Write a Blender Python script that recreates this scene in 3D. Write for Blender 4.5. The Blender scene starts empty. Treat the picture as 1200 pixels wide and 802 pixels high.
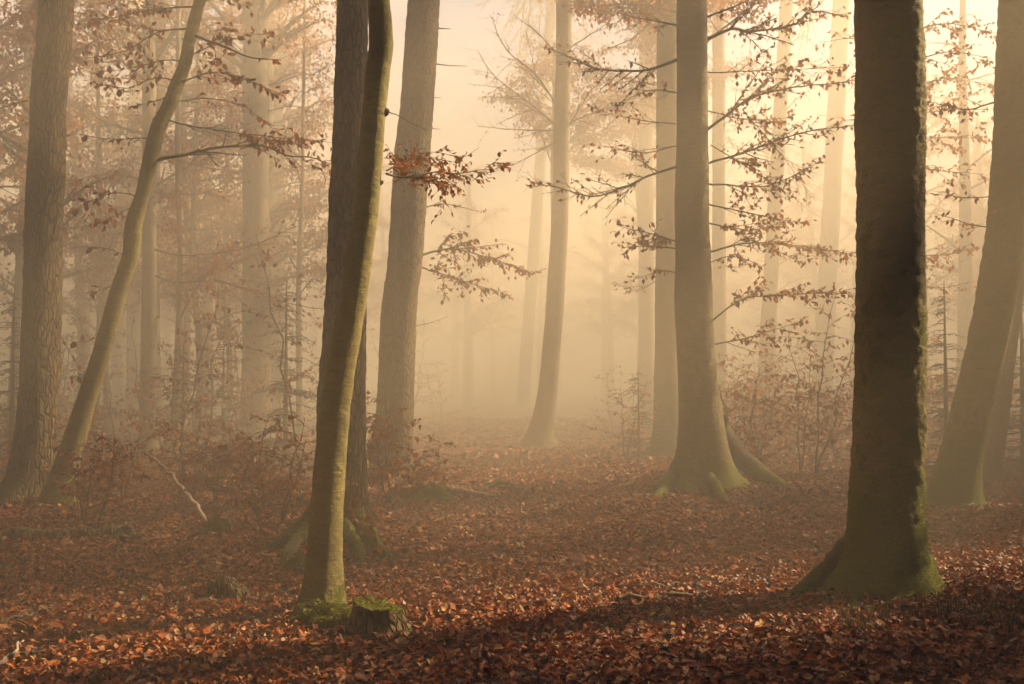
import bpy, math, random
import numpy as np
from mathutils import Vector, Matrix, noise as mnoise

SC = bpy.context.scene
COL = SC.collection
rng = np.random.default_rng(11)
random.seed(11)
R = math.radians

# ------------------------------------------------------------------ camera
CAM_H, FPX, PITCH = 1.6, 1100.0, R(1.98)
cam_d = bpy.data.cameras.new('camera')
cam_d.sensor_width = 36.0
cam_d.lens = FPX / 1200.0 * 36.0
cam_d.clip_end = 1000.0
cam = bpy.data.objects.new('camera', cam_d)
COL.objects.link(cam)
cam.location = (0, 0, CAM_H)
cam.rotation_euler = (R(90) + PITCH, 0, 0)
SC.camera = cam

# ------------------------------------------------------------------ sky, sun, exposure
SUN_AZ, SUN_EL = 67.0, 35.0            # degrees right of the view axis, above the horizon
world = bpy.data.worlds.new('World')
SC.world = world
world.use_nodes = True
wn = world.node_tree.nodes
bg = wn['Background']
sky = wn.new('ShaderNodeTexSky')
sky.sky_type = 'NISHITA'
sky.sun_disc = False
sky.sun_elevation = R(SUN_EL)
sky.sun_rotation = R(SUN_AZ)
sky.air_density = 1.0
sky.dust_density = 7.0
sky.ozone_density = 0.6
world.node_tree.links.new(sky.outputs[0], bg.inputs[0])
bg.inputs[1].default_value = 0.05
sun_d = bpy.data.lights.new('sun', 'SUN')
sun_d.energy = 5.0
sun_d.angle = R(4.0)              # the mist spreads the disc
sun_d.color = (1.0, 0.75, 0.42)
sun = bpy.data.objects.new('sun', sun_d)
COL.objects.link(sun)
sv = Vector((math.sin(R(SUN_AZ)) * math.cos(R(SUN_EL)), math.cos(R(SUN_AZ)) * math.cos(R(SUN_EL)), math.sin(R(SUN_EL))))
sun.rotation_euler = (-sv).to_track_quat('-Z', 'Y').to_euler()
sun.location = sv * 60
SC.view_settings.view_transform = 'Standard'
SC.view_settings.look = 'None'
SC.view_settings.gamma = 1.0
SC.view_settings.use_curve_mapping = False
SC.view_settings.exposure = 3.4
cy = SC.cycles
cy.max_bounces = 6
cy.diffuse_bounces = 2
cy.glossy_bounces = 1
cy.transmission_bounces = 2
cy.volume_bounces = 0
cy.use_denoising = True
HAZE_DENSITY, HAZE_G, HAZE_COL = 0.060, 0.0, (1.0, 0.86, 0.67)
SLIT = 1.0
SLIT_Y = (4.3, 7.0)  # band without the added shade spruces, so sun rims the near trunks
COT = 1 / math.tan(R(SUN_AZ))
GAP = (12.5, 34.0)                      # band kept free of leafy crowns to let the sun in
TOP = 13.6                              # tallest tree, metres

# ------------------------------------------------------------------ pixels to places
cp, sp = math.cos(PITCH), math.sin(PITCH)
def ray(px, py):
    u, v = (px - 600.0) / FPX, (401.0 - py) / FPX
    return np.array([u, cp - v * sp, v * cp + sp])
def pix(px, py, d):
    r = ray(px, py)
    return np.array([0, 0, CAM_H]) + r * (d / r[1])
def gpix(px, py):
    r = ray(px, py)
    t = CAM_H / -r[2]
    p = np.array([0, 0, CAM_H]) + r * t
    p[2] = H(p[0], p[1])
    return p
def H(x, y):
    x = np.asarray(x, float); y = np.asarray(y, float)
    a = np.clip((y - 3.0) / 6.0, 0.25, 1.0)
    return a * (0.045 * np.sin(.62 * x + .8) * np.sin(.47 * y + .3) + .022 * np.sin(1.7 * x + 1.1 * y) + .012 * np.sin(3.1 * x - 2.3 * y + 1))

# ------------------------------------------------------------------ meshes
class MB:
    def __init__(s): s.v, s.q, s.t, s.n = [], [], [], 0
    def add(s, v, q=None, t=None):
        v = np.asarray(v, np.float32).reshape(-1, 3)
        if q is not None and len(q): s.q.append(np.asarray(q, np.int32) + s.n)
        if t is not None and len(t): s.t.append(np.asarray(t, np.int32) + s.n)
        s.v.append(v); s.n += len(v)
    def tube(s, pts, rad, sides=5, cap=True):
        P = np.asarray(pts, float); n = len(P)
        T = np.gradient(P, axis=0); T /= np.linalg.norm(T, axis=1)[:, None] + 1e-9
        ref = np.array([0, 0, 1.0]) if abs(T[0][2]) < .8 else np.array([1.0, 0, 0])
        A = np.cross(T, ref); A /= np.linalg.norm(A, axis=1)[:, None] + 1e-9
        B = np.cross(T, A)
        th = np.arange(sides) * (2 * math.pi / sides)
        r = np.asarray(rad, float)[:, None, None]
        V = P[:, None, :] + r * (np.cos(th)[None, :, None] * A[:, None, :] + np.sin(th)[None, :, None] * B[:, None, :])
        i = np.arange(n - 1)[:, None] * sides; j = np.arange(sides)[None, :]; k = (j + 1) % sides
        q = np.stack([i + j, i + k, i + sides + k, i + sides + j], -1).reshape(-1, 4)
        s.add(V.reshape(-1, 3), q=q)
    def mesh(s, name, smooth=True):
        me = bpy.data.meshes.new(name)
        if not s.n: return me
        V = np.concatenate(s.v)
        q = np.concatenate(s.q) if s.q else np.zeros((0, 4), np.int32)
        t = np.concatenate(s.t) if s.t else np.zeros((0, 3), np.int32)
        me.vertices.add(len(V)); me.vertices.foreach_set('co', V.ravel())
        loops = np.concatenate([q.ravel(), t.ravel()])
        me.loops.add(len(loops)); me.loops.foreach_set('vertex_index', loops)
        me.polygons.add(len(q) + len(t))
        st = np.concatenate([np.arange(len(q)) * 4, len(q) * 4 + np.arange(len(t)) * 3]).astype(np.int32)
        me.polygons.foreach_set('loop_start', st)
        me.polygons.foreach_set('use_smooth', np.full(len(st), smooth))
        me.update(calc_edges=True)
        return me

def link(name, me, mat, parent=None, loc=None, kind=None):
    o = bpy.data.objects.new(name, me)
    COL.objects.link(o)
    if me is not None and mat is not None and not me.materials: me.materials.append(mat)
    if parent is not None: o.parent = parent
    if loc is not None: o.location = loc
    if kind: o['kind'] = kind
    return o
def tag(o, label, cat, group=None):
    o['label'] = label; o['category'] = cat
    if group: o['group'] = group
    return o
def thing(name, loc, label, cat, group=None):
    return tag(link(name, None, None, None, loc), label, cat, group)

def spline(P, n, extra=None):
    P = np.asarray(P, float)
    if len(P) == 2: P = np.array([P[0], (P[0] + P[1]) / 2, P[1]])
    seg = np.r_[0, np.cumsum(np.linalg.norm(np.diff(P[:, :3], axis=0), axis=1))]
    Q = np.vstack([2 * P[0] - P[1], P, 2 * P[-1] - P[-2]])
    u = np.linspace(0, seg[-1], n); out = []
    for x in u:
        i = min(np.searchsorted(seg, x, 'right') - 1, len(P) - 2)
        f = (x - seg[i]) / max(seg[i + 1] - seg[i], 1e-9)
        a, b, c, d = Q[i], Q[i + 1], Q[i + 2], Q[i + 3]
        out.append(.5 * ((2 * b) + (c - a) * f + (2 * a - 5 * b + 4 * c - d) * f * f + (3 * b - a - 3 * c + d) * f ** 3))
    return np.array(out)

def unit(v): return v / (np.linalg.norm(v, axis=-1, keepdims=True) + 1e-9)

# leaves: arrays of position, axis, normal, length -> one mesh part
def leaf_verts(pos, ax, nr, ln, w=.55, fold=.12, curl=None, rows=1):
    ax = unit(ax); sd = unit(np.cross(ax, nr)); nr = np.cross(sd, ax)
    L = ln[:, None]
    if curl is None: curl = np.zeros(len(pos))
    c = curl[:, None]
    if rows == 1:
        b = pos; t = pos + ax * L - nr * L * c * .5
        m = pos + ax * L * .48 - nr * L * fold + nr * L * c * .2
        l = pos + ax * L * .45 + sd * L * w * .5; r = pos + ax * L * .45 - sd * L * w * .5
        V = np.stack([b, t, m, l, r], 1)
        T = np.array([[0, 2, 3], [2, 1, 3], [0, 4, 2], [4, 1, 2]])
        return V, None, T
    f1, f2 = .3, .68
    def row(f, ww):
        z = c * (f * (1 - f)) * 1.6 - c * .1
        m = pos + ax * L * f + nr * L * z - nr * L * fold
        return m + sd * L * ww * .5 + nr * L * (fold + .25 * c * ww), m, m - sd * L * ww * .5 + nr * L * (fold * .6 + .18 * c * ww)
    b = pos; t = pos + ax * L - nr * L * c * .25
    a = row(f1, w); d = row(f2, w * .82)
    V = np.stack([b, a[0], a[1], a[2], d[0], d[1], d[2], t], 1)
    Q = np.array([[1, 2, 5, 4], [2, 3, 6, 5]])
    T = np.array([[0, 2, 1], [0, 3, 2], [4, 5, 7], [5, 6, 7]])
    return V, Q, T
def add_leaves(mb, V, Q, T):
    n, k = V.shape[0], V.shape[1]
    off = (np.arange(n) * k)[:, None, None]
    mb.add(V.reshape(-1, 3), q=None if Q is None else (Q[None] + off).reshape(-1, 4), t=(T[None] + off).reshape(-1, 3))

# ------------------------------------------------------------------ materials
def new_mat(name):
    m = bpy.data.materials.new(name); m.use_nodes = True
    nt = m.node_tree; nt.nodes.clear()
    out = nt.nodes.new('ShaderNodeOutputMaterial')
    return m, nt, out
def N(nt, kind, **kw):
    n = nt.nodes.new('ShaderNode' + kind)
    for k, v in kw.items():
        if k in n.inputs: n.inputs[k].default_value = v
        else: setattr(n, k, v)
    return n
def ramp(nt, fac, stops, interp='LINEAR'):
    r = nt.nodes.new('ShaderNodeValToRGB'); r.color_ramp.interpolation = interp
    e = r.color_ramp.elements
    while len(e) < len(stops): e.new(.5)
    for i, (p, c) in enumerate(stops):
        e[i].position = p; e[i].color = (*c, 1) if len(c) == 3 else c
    nt.links.new(fac, r.inputs[0]); return r.outputs[0]
def math_n(nt, op, a, b=None, clamp=False):
    n = nt.nodes.new('ShaderNodeMath'); n.operation = op; n.use_clamp = clamp
    for i, x in enumerate((a, b)):
        if x is None: continue
        if isinstance(x, (int, float)): n.inputs[i].default_value = x
        else: nt.links.new(x, n.inputs[i])
    return n.outputs[0]
def mix(nt, f, a, b):
    n = nt.nodes.new('ShaderNodeMix'); n.data_type = 'RGBA'
    nt.links.new(f, n.inputs[0]) if not isinstance(f, (int, float)) else setattr(n.inputs[0], 'default_value', f)
    for i, x in ((6, a), (7, b)):
        if isinstance(x, tuple): n.inputs[i].default_value = (*x, 1)
        else: nt.links.new(x, n.inputs[i])
    return n.outputs[2]
def coords(nt, scale):
    tc = N(nt, 'TexCoord'); mp = N(nt, 'Mapping'); mp.inputs['Scale'].default_value = scale
    nt.links.new(tc.outputs['Object'], mp.inputs[0]); return mp.outputs[0], tc
def noise_t(nt, vec, scale, detail=5, rough=.6):
    n = N(nt, 'TexNoise', Scale=scale, Detail=detail, Roughness=rough); nt.links.new(vec, n.inputs['Vector']); return n.outputs[0]

def bark(name, dark, light, rough_bark, moss_all, moss_base, moss_h=.7):
    m, nt, out = new_mat(name)
    L = nt.links
    p = N(nt, 'BsdfPrincipled', Roughness=.85); p.inputs['Specular IOR Level'].default_value = .25
    c1, tc = coords(nt, (1, 1, .27) if rough_bark else (1, 1, 2.6))
    c0, _ = coords(nt, (1, 1, 1))
    big = noise_t(nt, c0, 3.0, 4); fine = noise_t(nt, c1, 26 if rough_bark else 11, 7, .68)
    mid = noise_t(nt, c0, 14, 6)
    f = math_n(nt, 'ADD', math_n(nt, 'MULTIPLY', fine, .7), math_n(nt, 'MULTIPLY', big, .45))
    base = ramp(nt, f, [(.34, dark), (.55, tuple((a + b) / 2 for a, b in zip(dark, light))), (.76, light)])
    if rough_bark:
        vo = N(nt, 'TexVoronoi', Scale=22.0, feature='DISTANCE_TO_EDGE'); 
        wv = N(nt, 'VectorMath', operation='ADD'); nn = N(nt, 'TexNoise', Scale=6.0)
        L.new(c1, nn.inputs['Vector']); L.new(c1, wv.inputs[0]); 
        sc = N(nt, 'VectorMath', operation='SCALE'); sc.inputs['Scale'].default_value = .06
        L.new(nn.outputs['Color'], sc.inputs[0]); L.new(sc.outputs[0], wv.inputs[1]); L.new(wv.outputs[0], vo.inputs['Vector'])
        crack = ramp(nt, vo.outputs['Distance'], [(0.0, (0, 0, 0)), (.16, (1, 1, 1))])
        base = mix(nt, crack, tuple(c * .45 for c in dark), base)
        hgt = math_n(nt, 'ADD', math_n(nt, 'MULTIPLY', crack, .8), math_n(nt, 'MULTIPLY', fine, .7))
    else:
        lent = ramp(nt, noise_t(nt, c1, 30, 3), [(.60, (0, 0, 0)), (.70, (1, 1, 1))])
        base = mix(nt, math_n(nt, 'MULTIPLY', lent, .5), base, tuple(c * .6 for c in dark))
        lich = ramp(nt, noise_t(nt, c0, 7, 6, .7), [(.60, (0, 0, 0)), (.68, (1, 1, 1))])
        base = mix(nt, math_n(nt, 'MULTIPLY', lich, .4), base, tuple(min(1, c * 1.25) for c in light))
        spots_ = ramp(nt, noise_t(nt, c1, 5.5, 5, .65), [(.54, (0, 0, 0)), (.66, (1, 1, 1))])
        base = mix(nt, math_n(nt, 'MULTIPLY', spots_, .55), base, tuple(c * .8 for c in dark))
        hgt = math_n(nt, 'ADD', math_n(nt, 'MULTIPLY', fine, .8), math_n(nt, 'MULTIPLY', mid, .7))
    # moss: climbs from the foot, patches higher up
    sep = N(nt, 'SeparateXYZ'); L.new(tc.outputs['Object'], sep.inputs[0])
    foot = math_n(nt, 'MULTIPLY', math_n(nt, 'SUBTRACT', 1.0, math_n(nt, 'DIVIDE', sep.outputs[2], moss_h), True), moss_base)
    mv = math_n(nt, 'ADD', math_n(nt, 'ADD', foot, moss_all), math_n(nt, 'MULTIPLY', math_n(nt, 'SUBTRACT', math_n(nt, 'ADD', math_n(nt, 'MULTIPLY', mid, .6), math_n(nt, 'MULTIPLY', big, .7)), .65), 2.6))
    mm = ramp(nt, mv, [(.42, (0, 0, 0)), (.62, (1, 1, 1))])
    mcol = ramp(nt, noise_t(nt, c0, 60, 4, .7), [(.3, (.05, .060, .006)), (.55, (.15, .155, .012)), (.75, (.28, .265, .020))])
    col = mix(nt, mm, base, mcol)
    L.new(col, p.inputs['Base Color'])
    h2 = math_n(nt, 'ADD', hgt, math_n(nt, 'MULTIPLY', math_n(nt, 'MULTIPLY', mm, noise_t(nt, c0, 75, 4, .7)), 1.0))
    b = N(nt, 'Bump', Strength=.9, Distance=.035 if rough_bark else .022); L.new(h2, b.inputs['Height']); L.new(b.outputs[0], p.inputs['Normal'])
    L.new(p.outputs[0], out.inputs[0]); return m

def leaf_mat(name, stops, per='island', rough=.55, trans=.42):
    m, nt, out = new_mat(name); L = nt.links
    if per == 'island': r = N(nt, 'NewGeometry').outputs['Random Per Island']
    else: r = N(nt, 'ObjectInfo').outputs['Random']
    col = ramp(nt, r, stops)
    c0, tc = coords(nt, (1, 1, 1))
    geo = N(nt, 'NewGeometry')
    nz = N(nt, 'TexNoise', Scale=70.0, Detail=4.0); L.new(geo.outputs['Position'], nz.inputs['Vector'])
    col = mix(nt, math_n(nt, 'MULTIPLY', ramp(nt, nz.outputs[0], [(.45, (0, 0, 0)), (.7, (1, 1, 1))]), .45), col, (.03, .014, .008))
    p = N(nt, 'BsdfPrincipled', Roughness=rough); p.inputs['Specular IOR Level'].default_value = .35
    L.new(col, p.inputs['Base Color'])
    t = N(nt, 'BsdfTranslucent'); L.new(col, t.inputs[0])
    ms = N(nt, 'MixShader'); ms.inputs[0].default_value = trans
    L.new(p.outputs[0], ms.inputs[1]); L.new(t.outputs[0], ms.inputs[2]); L.new(ms.outputs[0], out.inputs[0])
    return m

def plain(name, stops, scale=12.0, rough=.85, bump=.01, stretch=(1, 1, 1)):
    m, nt, out = new_mat(name); L = nt.links
    c0, _ = coords(nt, stretch); f = noise_t(nt, c0, scale, 7, .65)
    p = N(nt, 'BsdfPrincipled', Roughness=rough); p.inputs['Specular IOR Level'].default_value = .25
    L.new(ramp(nt, f, stops), p.inputs['Base Color'])
    b = N(nt, 'Bump', Strength=.9, Distance=bump); L.new(f, b.inputs['Height']); L.new(b.outputs[0], p.inputs['Normal'])
    L.new(p.outputs[0], out.inputs[0]); return m

LIT = [(0, (.035, .012, .005)), (.18, (.11, .027, .006)), (.38, (.26, .054, .007)), (.60, (.41, .095, .009)), (.76, (.34, .115, .032)),
       (.88, (.38, .18, .08)), (.97, (.46, .28, .15)), (1, (.55, .27, .04))]
RUST = [(0, (.11, .030, .010)), (.35, (.24, .066, .014)), (.7, (.36, .11, .022)), (1, (.45, .17, .045))]
ORNG = [(0, (.22, .060, .012)), (.5, (.40, .12, .018)), (1, (.52, .20, .035))]
M = {
    'litter': leaf_mat('fallen_leaves', LIT, trans=.15),
    'litter_one': leaf_mat('fallen_leaf_single', LIT, per='object', trans=.15),
    'rust': leaf_mat('rust_leaves', RUST), 'rust_one': leaf_mat('rust_leaf_single', RUST, per='object'),
    'orange': leaf_mat('orange_leaves', ORNG), 'orange_one': leaf_mat('orange_leaf_single', ORNG, per='object'),
    'needle': leaf_mat('spruce_needles', [(0, (.012, .018, .008)), (1, (.035, .045, .018))], trans=.1),
    'moss_tuft': leaf_mat('moss_tufts', [(0, (.06, .07, .007)), (.6, (.19, .19, .014)), (1, (.32, .29, .024))], trans=.3),
    'grass': leaf_mat('dry_grass', [(0, (.05, .055, .012)), (.6, (.12, .10, .03)), (1, (.22, .17, .07))], trans=.3),
    'smooth_moss': bark('mossy_beech_bark', (.10, .076, .036), (.27, .215, .095), False, .36, .9, 1.1),
    'smooth': bark('beech_bark', (.095, .078, .032), (.31, .26, .105), False, -.14, .95, .55),
    'smooth_foot': bark('beech_bark_mossy_foot', (.09, .070, .034), (.27, .215, .105), False, -.08, 1.0, 1.0),
    'rough': bark('furrowed_bark', (.062, .041, .022), (.23, .158, .078), True, -.45, .75, .5),
    'pale': bark('pale_bark', (.09, .068, .042), (.25, .195, .115), False, -.3, .6, .8),
    'twig': plain('twig_bark', [(.3, (.022, .015, .010)), (.7, (.075, .052, .034))], 30, bump=.003),
    'root': bark('mossy_root', (.05, .036, .022), (.14, .10, .06), False, .28, .45, .5),
    'dead': plain('dead_wood', [(.3, (.05, .038, .028)), (.55, (.14, .105, .08)), (.75, (.26, .20, .155))], 18, stretch=(1, 1, 1), bump=.008),
    'pale_dead': plain('pale_dead_wood', [(.3, (.22, .155, .12)), (.7, (.50, .38, .29))], 22, bump=.005),
    'moss': plain('moss_cushion', [(.3, (.045, .055, .006)), (.52, (.13, .135, .011)), (.72, (.25, .235, .020))], 45, .95, .02),
    'rot': bark('rotten_stump_wood', (.09, .058, .030), (.34, .235, .115), True, -.02, .3, .15),
}

def ground_mat():
    m, nt, out = new_mat('forest_soil'); L = nt.links
    c0, _ = coords(nt, (1, 1, 1))
    v = N(nt, 'TexVoronoi', Scale=17.0); L.new(c0, v.inputs['Vector'])
    col = ramp(nt, v.outputs['Color'], [(.1, (.05, .015, .006)), (.45, (.15, .042, .011)), (.7, (.22, .070, .018)), (.95, (.30, .15, .07))])
    col = mix(nt, math_n(nt, 'MULTIPLY', noise_t(nt, c0, 40, 6), .6), col, (.020, .010, .006))
    p = N(nt, 'BsdfPrincipled', Roughness=.9); p.inputs['Specular IOR Level'].default_value = .2
    L.new(col, p.inputs['Base Color'])
    h = math_n(nt, 'ADD', v.outputs['Distance'], noise_t(nt, c0, 25, 6))
    b = N(nt, 'Bump', Strength=1.0, Distance=.04); L.new(h, b.inputs['Height']); L.new(b.outputs[0], p.inputs['Normal'])
    L.new(p.outputs[0], out.inputs[0]); return m
M['ground'] = ground_mat()

# ------------------------------------------------------------------ ground
def grid_axis(lo, hi, fine_lo, fine_hi, step):
    a = list(np.arange(fine_lo, fine_hi + 1e-6, step)); x = fine_hi; s = step
    while x < hi: s *= 1.25; x = min(hi, x + s); a.append(x)
    x = fine_lo; s = step
    while x > lo: s *= 1.25; x = max(lo, x - s); a.insert(0, x)
    return np.array(a)
gx = grid_axis(-150, 150, -14, 14, .16); gy = grid_axis(-40, 200, 0, 26, .16)
GX, GY = np.meshgrid(gx, gy)
GZ = H(GX, GY)
g = MB(); nx, ny = len(gx), len(gy)
I = np.arange(nx * ny).reshape(ny, nx)
g.add(np.stack([GX, GY, GZ], -1), q=np.stack([I[:-1, :-1], I[:-1, 1:], I[1:, 1:], I[1:, :-1]], -1).reshape(-1, 4))
ground = link('ground', g.mesh('ground'), M['ground'], kind='structure')
ground['label'] = 'forest floor under a deep layer of rust brown fallen leaves'

TRUNKS = []      # (x, y, r) feet, so that leaves pile round them
# ------------------------------------------------------------------ wood and twigs
class Tree:
    """collects the wood and the leaves of one tree, in its own coordinates"""
    def __init__(s, base, leafmat='rust', seed=0):
        s.base = np.asarray(base, float); s.wood = MB(); s.lp = []; s.la = []; s.ln = []; s.ll = []
        s.rg = np.random.default_rng(seed); s.leafmat = leafmat; s.limbs = []
    def leaf(s, p, d, ln):
        g_ = s.rg
        ax = d * .5 + g_.normal(0, .45, 3) + np.array([0, 0, -.38])
        nr = np.array([0, 0, 1.0]) + g_.normal(0, .6, 3)
        s.lp.append(p); s.la.append(ax); s.ln.append(nr); s.ll.append(ln * g_.uniform(.6, 1.15))
    def grow(s, pts, r0, r1, order, gap, leaf_p, leaf_len, spread=.5, flat=.45, sides=5, leaf_from=.15, twig_scale=1.0, wig=.06, nmin=5):
        g_ = s.rg
        P0 = np.asarray(pts, float)
        Ltot = np.linalg.norm(np.diff(P0, axis=0), axis=1).sum()
        n = int(np.clip(Ltot / .09, nmin, 26)) if order >= 1 else (4 if Ltot < .5 else 5)
        P = spline(P0, n)
        w = g_.normal(0, wig * Ltot / n, (n, 3)); w[0] = 0; P = P + np.cumsum(w, 0) * .8
        f = np.linspace(0, 1, n)
        s.wood.tube(P, r0 + (r1 - r0) * f ** .8, sides)
        T = unit(np.gradient(P, axis=0))
        if order >= 1:
            k = max(2, int(Ltot / gap)); sd = 1 if g_.random() < .5 else -1
            for i in range(k):
                t = .12 + .88 * (i + g_.uniform(.1, .9)) / k; j = min(int(t * (n - 1)), n - 2); fr = t * (n - 1) - j
                p = P[j] * (1 - fr) + P[j + 1] * fr; d = T[j]
                hz = np.cross(d, [0, 0, 1.0]); hz = unit(hz) if np.linalg.norm(hz) > .1 else unit(g_.normal(0, 1, 3))
                a = g_.uniform(.5, 1.05); sd = -sd
                side = unit(hz * sd + np.array([0, 0, 1]) * g_.normal(0, flat))
                dd = unit(d * math.cos(a) + side * math.sin(a))
                ln = spread * Ltot * (1.08 - t * .75) * g_.uniform(.45, 1.15) * twig_scale
                ln = max(ln, .10)
                bend = np.array([0, 0, g_.normal(-.02, .10)]) + g_.normal(0, .06, 3)
                q = [p, p + dd * ln * .5 + bend * ln * .4, p + dd * ln + bend * ln]
                rr = max((r0 + (r1 - r0) * t) * .55, .0022)
                lp = leaf_p if t > leaf_from else 0
                s.grow(q, rr, max(.0014, rr * .4), order - 1, gap * .6, lp, leaf_len, spread * .9, flat, 3 if order == 1 else 4, 0, 1.0, wig)
        if leaf_p > 0 and order <= 1:
            k = max(1, int(Ltot / (leaf_len * .75)))
            for i in range(k + 1):
                if g_.random() < leaf_p:
                    t = (.25 + .75 * i / max(k, 1)) if order == 0 else max(leaf_from, g_.random())
                    j = min(int(t * (n - 1)), n - 1)
                    s.leaf(P[j], T[j], leaf_len)
    def limb(s, pxs, d0, d1, r0, order=2, gap=.2, leaf_p=.5, leaf_len=.075, **kw):
        n = len(pxs)
        pts = [pix(x, y, d0 + (d1 - d0) * i / (n - 1)) - s.base for i, (x, y) in enumerate(pxs)]
        keep, s.wood = s.wood, MB()
        s.grow(pts, r0 * .78, r0 * .2, order, gap, leaf_p, leaf_len, **kw)
        s.limbs.append(s.wood); s.wood = keep
    def finish(s, root, single=0, wood_name='branches', leaf_name='foliage', in_view=None):
        for w in s.limbs: link('branch', w.mesh('branch'), M['twig'], root)
        if s.wood.n: link(wood_name, s.wood.mesh(wood_name), M['twig'], root, kind='stuff')
        if not s.lp: return
        P, A, Nn, L = (np.array(a) for a in (s.lp, s.la, s.ln, s.ll))
        if single:
            W = P + s.base
            vis = np.ones(len(W), bool)
            u = W[:, 0] / W[:, 1] * FPX + 600; v = 401 - ((W[:, 2] - CAM_H) / W[:, 1] - math.tan(PITCH)) * FPX
            vis = (u > 0) & (u < 1200) & (v > 0) & (v < 802)
            idx = np.where(vis)[0]; idx = idx[np.argsort(-(L[idx] / W[idx, 1]))][:single]
            for i in idx:
                put_leaf('leaf', P[i], A[i], Nn[i], L[i], M[s.leafmat + '_one'], root, s.rg)
            keep = np.ones(len(P), bool); keep[idx] = False
            P, A, Nn, L = P[keep], A[keep], Nn[keep], L[keep]
        if len(P):
            mb = MB(); add_leaves(mb, *leaf_verts(P, A, Nn, L, .58, .10, s.rg.normal(0, .35, len(P))))
            link(leaf_name, mb.mesh(leaf_name, False), M[s.leafmat], root, kind='stuff')

LEAF_MESH = {}
def unit_leaf(matname, k, flat=False):
    key = (matname, k, flat)
    if key not in LEAF_MESH:
        mb = MB(); c = [-.5, -.2, .15, .4, .75][k % 5]
        V, Q, T = leaf_verts(np.zeros((1, 3)), np.array([[0, 1.0, 0]]), np.array([[0, 0, 1.0]]), np.ones(1), [.58, .5, .66, .55, .6][k % 5], .07, np.array([c]), rows=2)
        add_leaves(mb, V, Q, T); me = mb.mesh('leaf', False); me.materials.append(bpy.data.materials[matname]); LEAF_MESH[key] = me
    return LEAF_MESH[key]
def put_leaf(name, p, ax, nr, ln, mat, parent, rg):
    o = bpy.data.objects.new(name, unit_leaf(mat.name, int(rg.integers(5)))); COL.objects.link(o); o.parent = parent
    ax = unit(ax); sd = unit(np.cross(ax, nr)); nz = np.cross(sd, ax)
    m = Matrix(((sd[0] * ln, ax[0] * ln, nz[0] * ln, p[0]), (sd[1] * ln, ax[1] * ln, nz[1] * ln, p[1]), (sd[2] * ln, ax[2] * ln, nz[2] * ln, p[2]), (0, 0, 0, 1)))
    o.matrix_basis = m
    return o

def trunk_mesh(ctrl, rad, sides, step, step_hi, z_fine, kind, lobes=(), flare=.0, flare_h=.35, seed=0, lump=.04):
    """ctrl: points from foot to tip (own coordinates); lobes: (angle, strength) buttresses at the foot"""
    C4 = np.column_stack([ctrl, rad])
    dense = spline(C4, 400); z = dense[:, 2]
    L = np.r_[0, np.cumsum(np.linalg.norm(np.diff(dense[:, :3], axis=0), axis=1))]
    us = [0.0]
    while us[-1] < L[-1]:
        zz = np.interp(us[-1], L, z); us.append(us[-1] + (step if zz < z_fine else step_hi))
    us[-1] = L[-1]
    D = np.stack([np.interp(us, L, dense[:, k]) for k in range(4)], 1)
    th = np.arange(sides) * 2 * math.pi / sides
    n = len(D); V = np.zeros((n, sides, 3)); off = seed * 13.7
    for i in range(n):
        zc = max(D[i, 2], 0); r = D[i, 3]
        fl = np.ones(sides) * flare * math.exp(-zc / flare_h)
        for a, st in lobes:
            dlt = (th - a + math.pi) % (2 * math.pi) - math.pi
            fl += st * np.exp(-(dlt / .38) ** 2) * math.exp(-zc / (flare_h * .9))
        for j in range(sides):
            x, y = math.cos(th[j]), math.sin(th[j])
            q = Vector((x * r * 3 + off, y * r * 3, D[i, 2] * 1.1))
            dr = lump * r * mnoise.noise(q) * 2
            if z_fine > 0 and D[i, 2] < z_fine:
                if kind == 'rough':
                    q = Vector((x * r * 30 + off, y * r * 30, D[i, 2] * 6.5))
                    dr += .012 * (abs(mnoise.noise(q)) * 2 - .6)
                else:
                    q = Vector((x * r * 9 + off, y * r * 9, D[i, 2] * 9))
                    dr += (.005 if kind != 'moss' else .011) * mnoise.noise(q) + (.010 * mnoise.noise(q * 2.7) if kind == 'moss' else 0)
            rr = r * (1 + fl[j]) + dr
            V[i, j] = (D[i, 0] + x * rr, D[i, 1] + y * rr, D[i, 2])
    mb = MB(); i = np.arange(n - 1)[:, None] * sides; j = np.arange(sides)[None]; k = (j + 1) % sides
    mb.add(V.reshape(-1, 3), q=np.stack([i + j, i + k, i + sides + k, i + sides + j], -1).reshape(-1, 4))
    return mb, V, D

def tufts(V, n, ln, rg, zmax=9, mask=None):
    """short moss shoots standing on a ringed surface V (rings, sides, 3)"""
    c = V.mean(1, keepdims=True); nr = unit(V - c)
    r, s, _ = V.shape
    i = rg.integers(0, r - 1, n * 3); j = rg.integers(0, s, n * 3); f = rg.random((n * 3, 1)); gg = rg.random((n * 3, 1))
    p = (V[i, j] * (1 - f) + V[i + 1, j] * f) * (1 - gg) + (V[i, (j + 1) % s] * (1 - f) + V[i + 1, (j + 1) % s] * f) * gg
    q = nr[i, j]
    ok = (p[:, 2] < zmax)
    if mask is not None: ok &= mask(p, q, rg)
    p, q = p[ok][:n], q[ok][:n]; n = len(p)
    l = ln * rg.uniform(.4, 1.3, n)[:, None]
    d = unit(q + rg.normal(0, .5, (n, 3))); sd = unit(np.cross(d, rg.normal(0, 1, (n, 3))))
    W = np.stack([p - sd * l * .28 - q * .004, p + sd * l * .28 - q * .004, p + d * l], 1)
    mb = MB(); mb.add(W.reshape(-1, 3), t=np.arange(n * 3).reshape(-1, 3)); return mb

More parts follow.
